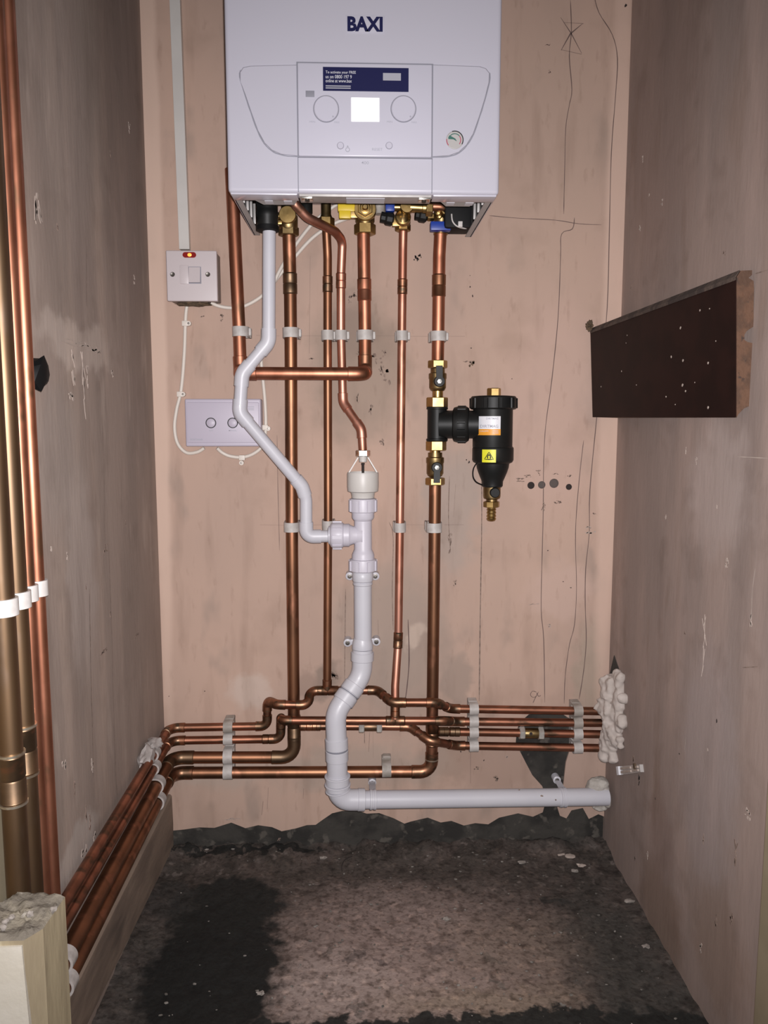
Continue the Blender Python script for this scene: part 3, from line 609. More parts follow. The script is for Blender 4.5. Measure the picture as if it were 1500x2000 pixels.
run('hot_pipe', 'thin copper pipe passing behind the white union nut, straight down to a tee', [P(637, 436, .044), P(640, 500, .034), P(640, 650, D15), P(641, 1025, D15), P(639, 1348, D15)], R15, 'copper_brown', .1, couplings=((P(641, 555, .033), .014), (P(640, 1337, D15), .010)))
run('relief_pipe', 'thin copper discharge pipe bent under the boiler and jogging into the white tundish', [P(572, 385, .13), P(575, 398, .13), P(600, 425, .115), P(655, 452, .075), P(669, 470, .05), P(666, 540, .040), P(666, 650, D15), P(670, 786, D15), P(706, 838, .05), P(709, 884, .052)], R15, 'copper_pink', [0, .02, .03, .03, .018, .05, .1, .022, .022, 0], elbows=(7, 8), couplings=((P(667, 548, .040), .013),), fit='copper_pink', sock=.009)
run('cold_pipe', 'thin copper pipe straight down between gas valve and filter with a low coupling', [P(788, 438, .044), P(787, 480, .036), P(785, 650, D15), P(781, 1030, D15), P(778, 1250, D15), P(772, 1340, .046), P(772, 1404, .056)], R15, 'copper_pink', .1, couplings=((P(787, 560, .033), .013), (P(778, 1250, D15), .015), (P(772, 1388, .054), .012)))
run('return_pipe', 'short wide copper pipe from the blue-handled valve down to the filter', [P(861, 442, .044), P(858, 500, .038), P(856, 650, D22), P(855, 712, D22)], R22, 'copper', .1, couplings=((P(858, 558, .036), .019),), fit='copper_brown')
run('return_pipe', 'wide copper pipe from beneath the black filter down, then left along the lowest row', [P(850, 940, D22), P(847, 1200, D22), P(843, 1507, D22), V((XC22, -D22, zr[3])), V((XC22, YV[3], zr[3]-.012))], R22, 'copper_brown', [0, .1, .022, .024, 0], elbows=(2, 3), rings=(P(842, 1482, D22),), couplings=((P(846, 1430, D22), .026),), fit='copper_fitting', sock=.016)
DF = .066
run('hot_branch', 'topmost thin copper row with hump bends, from the left corner to the foam', [V((XC15, YV[0], zr[0]-.006)), V((XC15, -D15, zr[0])), P(522, 1418, D15), P(522, 1368, D15), P(541, 1376, .056), P(604, 1377, .056), P(604, 1349, D15), P(737, 1348, D15), P(766, 1372, DF), P(852, 1372, DF), P(880, 1384, D15), P(1175, 1389, D15)], R15, 'copper_row', [0, .020, .013, .012, .014, .014, .014, .018, .018, .018, .018, 0], elbows=(1, 2, 3, 4, 5, 6, 7, 8, 9, 10), couplings=((P(640, 1348, D15), .020), (P(783, 1372, DF), .010)), sock=.009)
run('cold_branch', 'second thin copper row, stepping up left of centre and running right into the foam', [V((XC15, YV[1], zr[1]-.006)), V((XC15, -D15, zr[1])), P(548, 1443, D15), P(549, 1400, D15), P(549, 1407, .056), P(868, 1408, .056), P(890, 1409, D15), P(1190, 1412, D15)], R15, 'copper_row', [0, .020, .013, .013, .013, .018, .018, 0], elbows=(1, 2, 3, 4, 5, 6), couplings=((P(772, 1408, .056), .018), (P(525, 1444, D15), .012)), sock=.009)
fb2 = run('flow_branch', 'thin copper row teed off the wide brown pipe and dipping to the lowest right row', [P(585, 1418, D22), P(620, 1418, D15), P(800, 1419, D15), P(838, 1446, .058), P(852, 1449, .058), P(890, 1456, D15), P(1172, 1461, D15)], R15, 'copper_row', [0, .05, .02, .02, .05, .02, 0], elbows=(2, 3, 5), couplings=((P(598, 1418, .033), .012), (P(618, 1418, D15), .008)), sock=.011)
rb2 = run('return_branch', 'thin copper row with an inline chrome valve, third down on the right', [P(855, 1429, D22), P(880, 1429, D15), P(1175, 1434, D15)], R15, 'copper_row', .05, couplings=((P(866, 1429, .033), .010), (P(888, 1429, D15), .010)), fit='copper_dull')
# risers by the left wall
def riser(name, label, y, x, r, mat, zb, coup=None, fit='copper_dull'):
    rt = run(name, label, [V((x, y, 2.2)), V((x, y, zb))], r, mat, fit=fit, couplings=(() if coup is None else ((V((x, y, coup)), .026),)))
    if coup is not None:
        for s in (-.026, .026): part(rt, 'solder_ring', lathe([(r+.0022, -.0012), (r+.0022, .0012)], V((x, y, coup+s)), (0, 0, 1), 18), 'solder')
    return rt
zc_a, zc_b = PX(28, 1515, XC22).z, PX(52, 1460, XC22).z
riser('riser_pipe', 'reddish thin copper riser nearest the back of the left wall', YV[0], XC15+.002, R15, 'copper', zr[0]-.006+R15+.003)
riser('riser_pipe', 'thin copper riser between the rearmost thin riser and the two brassy ones', YV[1], XC15+.002, R15, 'copper', zr[1]-.006+R15+.003)
riser('riser_pipe', 'dull brassy riser pipe, second from the left edge, with a low soldered coupling', YV[2], XC22, R22, 'copper_aged', zr[2]-.012+R22+.003, zc_b)
riser('riser_pipe', 'dull brassy riser pipe cut by the left edge of the picture', YV[3], XC22, R22*1.05, 'copper_aged', zr[3]-.012+R22+.003, zc_a)

# ================================================================== pipe clips
def clip_geo(r, h, half=.0085, t=.0032):
    """ring clip on a vertical pipe at the origin, wall at +y distance h"""
    ro, ri = r+t, r+.0002; N = 14
    out = [V((-ro, h, 0)), V((-ro, 0, 0))]+[V((-ro*math.cos(math.pi*k/N), -ro*math.sin(math.pi*k/N), 0)) for k in range(1, N)]+[V((ro, 0, 0)), V((ro, h, 0))]
    inn = [V((-ri, h, 0)), V((-ri, 0, 0))]+[V((-ri*math.cos(math.pi*k/N), -ri*math.sin(math.pi*k/N), 0)) for k in range(1, N)]+[V((ri, 0, 0)), V((ri, h, 0))]
    n = len(out); vs = []
    for z in (-half, half):
        vs += [p+V((0, 0, z)) for p in out]+[p+V((0, 0, z)) for p in inn]
    fs = []
    for i in range(n-1):
        fs += [(i, i+1, 2*n+i+1, 2*n+i), (n+i, 3*n+i, 3*n+i+1, n+i+1), (i, n+i, n+i+1, i+1), (2*n+i, 2*n+i+1, 3*n+i+1, 3*n+i)]
    fs += [(0, 2*n, 3*n, n), (n-1, 2*n-1, 4*n-1, 3*n-1)]
    base = rbox((-ro-.0012, r+.003, -half), (ro+.0012, h, half), .001, 1)
    lat = rbox((ro-.001, .000, -half*.8), (ro+.0042, .009, half*.8), .001, 1)
    return (vs, fs), base, lat
CM = {}
def clip(label, pos, r, h, mat='clip_grey', rot=None, latch=True, group=None):
    key = (round(r, 4), round(h, 4), mat)
    if key not in CM:
        a, b, c = clip_geo(r, h); z = V((0, 0, 0))
        CM[key] = (mesh('clip_band', a, mat, z), mesh('clip_base', b, mat, z), mesh('clip_latch', c, mat, z))
    root = thing('pipe_clip', label, 'pipe clip', pos, group)
    if rot: root.rotation_euler = rot
    for i, nm in enumerate(('clip_band', 'clip_base', 'clip_latch')):
        if i == 2 and not latch: continue
        o = bpy.data.objects.new(nm, CM[key][i]); COL.objects.link(o); o.parent = root
    return root
up = 'clip row under the boiler'; lo = 'clip row at mid height'
for x, y, r, d, l in ((470, 648, R22, D22, 'grey pipe clip on the leftmost gas pipe, just above its crossing'), (568, 650, R22, D22, 'grey pipe clip on the wide brown pipe right of the white condensate bend'),
                      (640, 655, R15, D15, 'small grey pipe clip, left one of the touching pair'), (666, 655, R15, D15, 'small grey pipe clip, right one of the touching pair, on the discharge pipe'),
                      (713, 655, R22, D22, 'grey pipe clip on the gas pipe right of the touching pair'), (785, 656, R15, D15, 'small grey pipe clip between the gas pipe and the filter pipe, upper row'), (856, 657, R22, D22, 'grey pipe clip on the copper pipe just above the filter')):
    clip(l, P(x, y, d), r, d, 'clip_grey', group=up)
for x, y, r, d, l in ((570, 1029, R22, D22, 'grey pipe clip on the wide brown pipe behind the condensate elbow'), (641, 1026, R15, D15, 'small pipe clip mostly hidden behind the white union nut'),
                      (781, 1030, R15, D15, 'small grey pipe clip on the thin pipe right of the white waste tee'), (848, 1030, R22, D22, 'grey pipe clip on the wide pipe below the black filter valves')):
    clip(l, P(x, y, d), r, d, 'clip_grey', (0, 0, 0), latch=False, group=lo)
RH = (0, math.radians(90), 0)
names = ('top', 'second', 'third', 'bottom')
for i, (y, r, d) in enumerate(((1419.5, R15, D15), (1443.5, R15, D15), (1477, R22, D22), (1507, R22, D22))):
    p = P(446, y, d); clip('worn grey clip, %s of the left stack of four on the back wall' % names[i], p, r, d, 'clip_old' if i == 0 else 'clip_grey', RH, False, 'left clip stack')
for i, y in enumerate((1385, 1409, 1430, 1457)):
    clip('pale grey clip, %s of the four stacked right of the downpipes' % names[i], P(925, y, D15), R15, D15, 'clip_grey', RH, False, 'middle clip stack')
for i, y in enumerate((1388, 1411.5, 1433, 1460.5)):
    clip('dusty clip, %s of the stack beside the expanding foam' % names[i], P(1128, y, D15), R15, D15, 'clip_old' if i in (0, 1) else 'clip_grey', RH, False, 'right clip stack')
clip('lone worn clip on the lowest row, right of the white waste pipe', P(755, 1503, D22), R22, D22, 'clip_old', RH, False)
p = P(755, 1482, .004); solo('clip_stub', rbox(p-V((.008, .012, .010)), p+V((.008, .003, .010)), .002), 'clip_old', 'worn grey lug on the wall above the lone clip', 'pipe clip')
# left wall: clips on pipes running towards the camera (wall at -x)
RL = Matrix.Rotation(math.radians(90), 4, 'Z') @ Matrix.Rotation(math.radians(90), 4, 'Y')
for i, (r, xc) in enumerate(((R15, XC15), (R15, XC15), (R22, XC22), (R22, XC22))):
    o = clip('pale filler-smeared clip, %s of the four in the left back corner' % names[i], V((xc, -.14, zr[i]-.001)), r, xc-XL, 'clip_dusty', None, False, 'corner clips'); o.rotation_euler = RL.to_euler()
for i in (2, 3):
    o = clip('white clip, %s of the two beside the sawn timber post' % ('upper' if i == 2 else 'lower'), V((XC22, -.565, zr[i]-.010)), R22, XC22-XL, 'clip_dusty', None, False, 'clips by the post'); o.rotation_euler = RL.to_euler()
rn = ('thin reddish riser', 'second thin riser, half hidden', 'inner brassy riser', 'outer brassy riser at the left edge')
for i in range(4):
    r = R15 if i < 2 else (R22 if i == 2 else R22*1.05); xc = XC15+.002 if i < 2 else XC22
    px = (80, 60, 38, 10)[i]; zc = PX(66, 1150, XC15).z
    o = clip('bright white pipe clip on the %s' % rn[i], V((xc, YV[i], zc)), r, xc-XL, 'clip_white', (0, 0, math.radians(90)), False, 'riser clips')

# ================================================================== valves under the boiler
def vroot(label, c, name='isolation_valve'): return thing(name, label, 'valve', c)
# flow valve
c = P(562, 421, .060); v = vroot('brass valve with a round blank cap beside the black trap outlet', c)
part(v, 'body', lathe([(.013, -.022), (.016, -.018), (.016, .002), (.012, .006), (.012, .045)], c+V((0, .012, 0)), (0, 0, 1), 24), 'brass_dark')
part(v, 'cap', lathe([(.0145, -.004), (.0145, .006), (.0135, .0075), (.0001, .0078)], c, (0, -1, 0), 28), 'brass')
part(v, 'nut', hexn(.0175, -.030, -.016, c+V((0, .014, 0))), 'brass_dark', ang=15)
part(v, 'drain_boss', lathe([(.006, 0), (.006, .012), (.0045, .013), (.0045, .019), (.0001, .02)], c+V((-.010, .004, 0)), (-1, 0, 0), 14), 'brass')
part(v, 'drain_lug', rbox(c+V((-.030, .000, -.014)), c+V((-.008, .008, -.007)), .001), 'brass')
# hot valve
c = P(637, 428, .046); v = vroot('slender brass connector with hex nut behind the bent copper pipe', c, 'brass_connector')
part(v, 'tube', lathe([(.0095, -.004), (.0100, .004), (.0085, .008), (.0085, .052)], c, (0, 0, 1), 20), 'brass_dark')
part(v, 'nut', hexn(.0145, -.013, .002, c), 'brass', ang=15)
part(v, 'collar', lathe([(.0085, .050), (.014, .053), (.014, .062)], c, (0, 0, 1), 20), 'brass_dark')
# gas valve
c = P(713, 409, .062); v = vroot('brass gas valve with yellow handle and stepped stem facing out', c, 'gas_valve')
part(v, 'body', lathe([(.014, -.022), (.0165, -.016), (.0165, .004), (.012, .008), (.012, .045)], c+V((0, .016, 0)), (0, 0, 1), 24), 'brass_dark')
part(v, 'face', lathe([(.0190, -.012), (.0190, .002), (.0178, .004), (.0150, .004)], c, (0, -1, 0), 28), 'brass')
st_ = part(v, 'stem_nut', hexn(.0140, .003, .0085, c, (0, -1, 0)), 'brass', ang=15)
part(st_, 'stem', lathe([(.009, .008), (.009, .011), (.0075, .0115), (.0075, .009), (.005, .009), (.005, .016), (.0035, .018), (.0001, .018)], c, (0, -1, 0), 22), 'brass')
part(v, 'nut', hexn(.0185, -.037, -.020, c+V((0, .018, 0))), 'brass', ang=15)
h = part(v, 'handle', rbox(c+V((-.046, -.004, -.004)), c+V((-.017, .010, .010)), .002), 'yellow', 'yellow plastic handle')
part(h, 'grip_step', rbox(c+V((-.044, -.006, -.016)), c+V((-.024, .006, -.003)), .002), 'yellow')
part(v, 'handle_boss', rbox(c+V((-.026, -.002, -.014)), c+V((-.012, .010, .012)), .001), 'brass')
# cold fill valve
c = P(792, 404, .070); v = vroot('brass filling valve with blue cap and black knob, joined to a short copper link', c)
part(v, 'face', lathe([(.0115, -.010), (.0115, .006), (.0105, .0075), (.0001, .0078)], c+V((.002, 0, 0)), (0, -1, 0), 24), 'brass')
part(v, 'body', lathe([(.011, -.022), (.014, -.016), (.014, -.004), (.010, .002), (.010, .04)], c+V((-.004, .020, -.006)), (0, 0, 1), 22), 'brass_dark')
part(v, 'outlet_ring', lathe([(.0135, -.004), (.0135, .004), (.0115, .005), (.0115, -.004)], c+V((-.004, .006, -.017)), (0, -1, .35), 24), 'brass')
part(v, 'nut', hexn(.0135, -.034, -.022, c+V((-.003, .024, 0))), 'brass', ang=15)
part(v, 'side_tube', lathe([(.0085, .008), (.0085, .028), (.0095, .029), (.0095, .036), (.0085, .037), (.0085, .040)], c, (1, 0, -.05), 20), 'brass')
part(v, 'union_nut', hexn(.0115, .034, .046, c+V((0, 0, -.002)), (1, 0, -.05)), 'brass', ang=15)
part(v, 'blue_cap', rbox(c+V((-.034, -.004, -.008)), c+V((-.018, .010, .010)), .003), 'blue', 'blue plastic cap')
part(v, 'cap_neck', lathe([(.006, .008), (.006, .022)], c+V((0, .003, 0)), (-1, 0, 0), 14), 'brass')
part(v, 'black_knob', lathe([(.0085, .018), (.0115, .021), (.0115, .030), (.0090, .033), (.0090, .040), (.0001, .041)], c+V((-.002, .012, -.021)), (-1, -.12, .15), 10), 'black_plastic', 'black faceted knob', ang=15)
part(v, 'knob_boss', rbox(c+V((-.022, .004, -.030)), c+V((-.006, .014, -.013)), .0012), 'brass')
# return valve with copper link
c = P(866, 408, .070); v = vroot('brass valve with blue lever and curved copper link at the right end', c)
a = P(836, 403, .070)
part(v, 'copper_link', sweep(fillet([a, P(866, 404, .074), P(874, 414, .060)], .012)[0], .0068, 16), 'copper', 'short bright copper link')
part(v, 'collar', lathe([(.0125, -.006), (.0125, .004), (.0105, .005), (.0105, -.006)], P(872, 410, .066), (.25, -1, .35), 26), 'brass')
part(v, 'body', lathe([(.010, -.024), (.0125, -.020), (.0125, -.004), (.011, .004), (.011, .04)], P(862, 410, .050), (0, 0, 1), 22), 'brass_dark')
part(v, 'boss', lathe([(.0045, 0), (.0045, .010), (.0001, .011)], P(857, 417, .060), (-.3, -1, 0), 12), 'brass'); part(v, 'boss', lathe([(.004, 0), (.004, .009), (.0001, .010)], P(859, 424, .060), (-.3, -1, 0), 12), 'brass')
part(v, 'blue_lever', rbox(P(841, 449, .072)+V((0, 0, 0)), P(881, 432, .072)+V((0, .018, 0)), .002), 'blue', 'blue plastic lever')
part(v, 'black_knob', lathe([(.0085, .010), (.0115, .013), (.0115, .022), (.0090, .025), (.0090, .030), (.0001, .031)], P(845, 424, .058), (-1, -.12, .1), 10), 'black_plastic', 'black faceted knob', ang=15)
part(v, 'knob_nut', hexn(.0065, 0, .012, P(848, 424, .060), (-1, 0, 0)), 'brass', ang=15)
part(v, 'tail', lathe([(.0125, -.010), (.0125, .004)], P(861, 446, .046), (0, 0, 1), 20), 'brass')
# trap outlet, small black cap
c = P(522, 420, .10)
tr = thing('trap_outlet', 'black ribbed plastic trap outlet above the white condensate pipe', 'trap', c+V((0, 0, -.02)))
part(tr, 'body', lathe([(.0165, -.020), (.0175, -.018), (.0175, -.006), (.0185, -.004), (.0185, .004), (.0175, .006), (.0175, .014), (.0185, .016), (.0185, .034), (.015, .036), (.015, .06)], c, (0, 0, 1), 26), 'black_plastic')
part(tr, 'skirt', lathe([(.0150, -.026), (.0190, -.025), (.0190, -.018), (.0165, -.017)], c, (0, 0, 1), 26), 'black_rubber')
c = P(598, 402, .09)
solo('plastic_cap', lathe([(.0085, -.014), (.0105, -.012), (.0105, .008), (.009, .010), (.009, .045)], c, (0, 0, 1), 20), 'black_plastic', 'small black plastic cap under the boiler, left of the slender brass connector', 'spigot')
c = P(741, 402, .04)
solo('grey_bush', lathe([(.008, -.014), (.0095, -.012), (.0095, .010), (.007, .012), (.007, .04)], c, (0, 0, 1), 18), 'clip_old', 'small grey bush under the boiler, right of the gas valve', 'cap')

# ================================================================== white condensate and waste
def collar(root, p, ax, r, hl, mat='pvc', nm='socket_rim'):
    part(root, nm, lathe([(r-.0008, -hl), (r, -hl+.0006), (r, hl-.0006), (r-.0008, hl)], p, ax, 26), mat)
cpts = [P(526, 440, .098), P(525, 668, .098), P(473, 730, .098), P(468, 806, .098), P(590, 950, .068), P(598, 975, .064), P(598, 1048, .062), P(652, 1047, .058)]
cw = thing('condensate_pipe', 'white plastic condensate pipe zigzagging in front of the copper pipes', 'pipe', cpts[6])
d, L, sp = fillet(cpts, [0, .024, .024, .022, .022, .03, .013, 0])
part(cw, 'pipe', sweep(d, .0108, 20), 'pvc')
for i in (1, 2, 3, 4, 6):
    a, b = sp[i-1]; sk_ = .013; pth = sub(d, L, a-sk_, b+sk_); k = len(pth)
    part(cw, 'elbow', sweep(pth, [.0124]*k, 20), 'pvc')
for x, y, dd in ((471, 765, .098),):
    pass
# tee, tundish, downpipe
AX = .056
def tp(y, x=None): return P(x if x else 709, y, AX)
base = P(708, 1280, AX)
tee = thing('waste_tee', 'white waste tee with three ribbed union nuts, mid height', 'waste fitting', P(708, 1114, AX))
def seg_l(root, nm, prof, mat='pvc', x=709, seg=30):
    # profile given as (pixel radius, pixel y) down the centre line
    pr = []
    c0 = P(x, prof[0][1], AX)
    for r, y in prof:
        q = P(x, y, AX); sc = (q-CP).dot(FW)/F; pr.append((r*sc, (q-c0).z))
    return part(root, nm, lathe(pr, c0, (0, 0, 1), seg), mat)
def nut_ribs(root, y0, y1, r, x=709, n=8):
    seg_l(root, 'union_nut', [(r-6, y0-1), (r-3, y0), (r-2.4, y0+2), (r-2.4, y1-2), (r-4, y1), (r-8, y1)], 'pvc_lilac', x)
    for k in range(n):
        a = 2*math.pi*(k+.5)/n; q0, q1 = P(x, y0+2, AX), P(x, y1-2, AX); sc = (q0-CP).dot(FW)/F
        off = V((math.sin(a), -math.cos(a), 0))*(r-1.6)*sc
        t = V((math.cos(a), math.sin(a), 0))*.0028; o2 = off.normalized()*.0014
        c0, c1 = q0+off, q1+off
        part(root, 'nut_rib', hull([c0-t-o2, c0+t-o2, c0+t+o2, c0-t+o2], [c1-t-o2, c1+t-o2, c1+t+o2, c1-t+o2]), 'pvc_lilac', ang=20)
seg_l(tee, 'upper_socket', [(20, 998), (22, 1000), (22, 1010), (20, 1014), (17, 1017)], 'pvc_lilac')
seg_l(tee, 'body', [(17.2, 1012), (17.2, 1072), (20, 1078), (22, 1083), (22, 1094)], 'pvc_lilac')
nut_ribs(tee, 974, 1000, 29); nut_ribs(tee, 1092, 1115, 29)
b0 = P(708, 1045, AX)
part(tee, 'branch', lathe([(.016, 0), (.016, .016), (.018, .021), (.0185, .022), (.0205, .024), (.0205, .034)], b0, (-1, 0, 0), 28), 'pvc_lilac')
part(tee, 'branch_fillet', lathe([(.0168, .010), (.018, .004), (.019, .0)], b0, (-1, 0, 0), 28), 'pvc_lilac')
un = part(tee, 'union_nut', lathe([(.020, .033), (.0225, .035), (.0235, .040), (.0235, .052), (.021, .056), (.0165, .058), (.0165, .052)], b0, (-1, 0, 0), 30), 'pvc_lilac')
for k in range(8):
    a = 2*math.pi*k/8; off = V((0, math.sin(a), math.cos(a))); t = V((0, math.cos(a), -math.sin(a)))*.003
    c0, c1 = b0+V((-.037, 0, 0))+off*.0238, b0+V((-.053, 0, 0))+off*.0238
    part(un, 'nut_rib', hull([c0-t-off*.0015, c0+t-off*.0015, c0+t+off*.0015, c0-t+off*.0015], [c1-t-off*.0015, c1+t-off*.0015, c1+t+off*.0015, c1-t+off*.0015]), 'pvc_lilac', ang=20)
part(un, 'seal_ring', lathe([(.0165, .055), (.0165, .060), (.0120, .062), (.0108, .062)], b0, (-1, 0, 0), 26), 'pvc')
td = thing('tundish', 'off-white open tundish cup with spout and slanted ribs above the tee', 'tundish', P(709, 975, AX))
seg_l(td, 'cup', [(14, 974), (22, 972), (23, 964), (24.5, 961), (30, 959), (31, 950), (31, 925), (30, 922), (28, 922), (27.5, 950), (10, 958), (.1, 958)], 'pvc_warm')
c = P(709, 893, AX); cr = P(709, 924, AX)
for s in (-1, 1):
    a0 = c+V((s*.0085, 0, 0)); a1 = cr+V((s*.0255, 0, 0)); t = V((.0012, 0, 0)); y = V((0, .006, 0))
    part(td, 'cup_rib', hull([a0-t-y, a0+t-y, a0+t+y, a0-t+y], [a1-t-y, a1+t-y, a1+t+y, a1-t+y]), 'pvc_warm', ang=20)
seg_l(td, 'spout', [(8.5, 886), (9.5, 889), (7.8, 895), (7.6, 902), (5.5, 902), (5.5, 896)], 'pvc_warm')
nt = part(td, 'compression_nut', hexn(.0128, -.0065, .0045, P(709, 884, .054)), 'chrome', 'chrome compression nut', ang=15)
sl = seg_l(td, 'inner_spout', [(3.2, 904), (3.6, 906), (2.6, 908), (2.6, 930)], 'hole_dark')
dp = thing('waste_downpipe', 'white vertical waste pipe between two pairs of screwed brackets', 'pipe', P(708, 1276, AX))
seg_l(dp, 'pipe', [(17.5, 1110), (17.5, 1140), (17.3, 1280)], 'pvc', 708.5)
seg_l(dp, 'bracket_ring', [(17, 1114), (20.5, 1118), (21, 1128), (20, 1134), (17, 1136)], 'pvc', 708.5); seg_l(dp, 'bracket_ring', [(17, 1136), (19.3, 1138), (19.3, 1141), (17, 1143)], 'pvc', 708.5)
seg_l(dp, 'bracket_ring', [(17, 1246), (19, 1252), (20.5, 1259), (20.5, 1266), (17, 1268)], 'pvc', 708); seg_l(dp, 'bracket_ring', [(17, 1268), (19.3, 1270), (19.3, 1273), (17, 1275)], 'pvc', 708)
for x, y in ((683, 1125), (733, 1125), (679, 1255), (735, 1253)):
    c = P(x, y, .020); lug = part(dp, 'bracket_lug', join(lathe([(.0075, -.018), (.0075, .002), (.006, .003), (.0001, .003)], c, (0, -1, 0), 20), rbox((min(c.x, base.x), c.y-.002, c.z-.004), (max(c.x, base.x), c.y+.004, c.z+.006), .001)), 'pvc')
    part(lug, 'screw', lathe([(.0045, .003), (.0042, .0042), (.0025, .0044), (.0018, .0034), (.0001, .0034)], c, (0, -1, 0), 16), 'screw')
# lower swan neck + elbow
npts = [P(708, 1268, AX), P(707, 1318, AX+.002), P(655, 1392, .088), P(658, 1462, .090), P(659, 1520, .090)]
ob = thing('waste_offset', 'white plastic swan-neck offset bends in front of the copper rows', 'waste fitting', npts[-1])
d, L, sp = fillet(npts, [0, .045, .045, .1, 0])
part(ob, 'bend', sweep(d, .0185, 26), 'pvc')
def ringat(root, s, r, hl, mat='pvc', nm='socket_rim'):
    pth = sub(d, L, s-hl, s+hl); ax = (pth[-1]-pth[0]).normalized(); c = (pth[0]+pth[-1])/2
    part(root, nm, lathe([(r-.001, -hl), (r, -hl+.0008), (r, hl-.0008), (r-.001, hl)], c, ax, 28), mat)
ringat(ob, .013, .0208, .008)
mid = (sp[0][1]+sp[1][0])/2
ringat(ob, mid-.010, .0200, .0085); ringat(ob, mid+.0105, .0203, .0085); ringat(ob, mid+.0002, .0192, .0012, 'seam_grey', 'joint_line')
e = L[-1]-.055
ringat(ob, e-.010, .0205, .0095); ringat(ob, e+.0115, .0205, .0095); ringat(ob, e+.0007, .0198, .0012, 'seam_grey', 'joint_line')
el = thing('waste_elbow', 'white plastic elbow at the foot of the waste, rims tilted forward', 'waste fitting', P(659, 1570, .088))
ep = [P(659, 1512, .091), P(660, 1562, .090), P(712, 1562, .086)]
d, L, sp = fillet(ep, .024)
part(el, 'bend', sweep(d, .0190, 26), 'pvc')
ringat(el, .004, .0232, .0016); ringat(el, .0115, .0216, .0062); ringat(el, .0195, .0236, .0016); ringat(el, .0245, .0216, .004); ringat(el, .0300, .0228, .0013); ringat(el, L[-1]-.006, .0200, .0065)
hp0, hp1 = P(700, 1562, .086), P(1186, 1556, .050)
wp = thing('waste_pipe', 'long white waste pipe running right along the foot of the wall', 'pipe', hp1)
part(wp, 'pipe', sweep([hp0, hp1], .0163, 26), 'pvc')
def strap(label, px, py, sx, sy):
    t = (px-700)/486; c = hp0.lerp(hp1, t); h = thing('pipe_bracket', label, 'pipe bracket', c+V((0, 0, -.018)))
    ax = (hp1-hp0).normalized()
    part(h, 'band', lathe([(.0166, -.006), (.0182, -.0055), (.0182, -.002), (.0174, -.0015), (.0174, .0015), (.0182, .002), (.0182, .0055), (.0166, .006)], c, ax, 28), 'pvc')
    s = P(sx, sy, .012)
    arm = part(h, 'arm', hull([s+V((-.006, -.004, 0)), s+V((.006, -.004, 0)), s+V((.006, .012, 0)), s+V((-.006, .012, 0))], [c+V((-.006, -.004, .015)), c+V((.006, -.004, .015)), c+V((.006, .006, .015)), c+V((-.006, .006, .015))]), 'pvc', ang=30)
    ey = part(h, 'eye', lathe([(.0075, -.012), (.0075, .004), (.006, .005), (.0001, .005)], s, (0, -1, 0), 22), 'pvc')
    part(ey, 'screw', lathe([(.0045, .005), (.0042, .0062), (.0025, .0064), (.0018, .0054), (.0001, .0054)], s, (0, -1, 0), 16), 'screw')
strap('white screwed bracket on the long waste pipe in front of the bare dark patch', 1096, 1556, 1087, 1522)
strap('white bracket on the long waste pipe next to the elbow', 727, 1560, 727, 1527)
for x, y, r in ((1008, 1547, .0016), (1051, 1556, .0028), (1078, 1562, .0018)):
    t = (x-700)/486; c = hp0.lerp(hp1, t); z = P(x, y, -c.y+.015).z; dz = max(-.015, min(.015, z-c.z)); yy = c.y-math.sqrt(.0163**2-dz*dz)
    part(wp, 'smudge', blob((c.x, yy, z), (r, .0004, r*.8), .3, 2, 2, x), 'scuff_dark')

# inline fittings
def inline(root, pa, pb, nuts, mat='chrome', body_r=.0092, bmat='copper_dull'):
    ax = (pb-pa).normalized(); Lg = (pb-pa).length
    f = part(root, 'valve_body', lathe([(body_r*.8, 0), (body_r, .003), (body_r, Lg-.003), (body_r*.8, Lg)], pa, ax, 18), bmat)
    part(f, 'nut', hexn(.0125, -.001, .009, pa, ax), mat, ang=15); part(f, 'nut', hexn(.0125, Lg-.009, Lg+.001, pa, ax), mat, ang=15)
    return f
inline(fb2, P(702, 1419, D15), P(745, 1419, D15), 2, 'nickel', .0085)
f = inline(rb2, P(1015, 1431.5, D15), P(1060, 1432.5, D15), 2, 'nickel', .0095, 'brass_dark')
part(f, 'screw_slot', lathe([(.003, 0), (.003, .0012), (.0001, .0012)], P(1037, 1433, D15+.009), (0, -1, 0), 14), 'hole_dark')

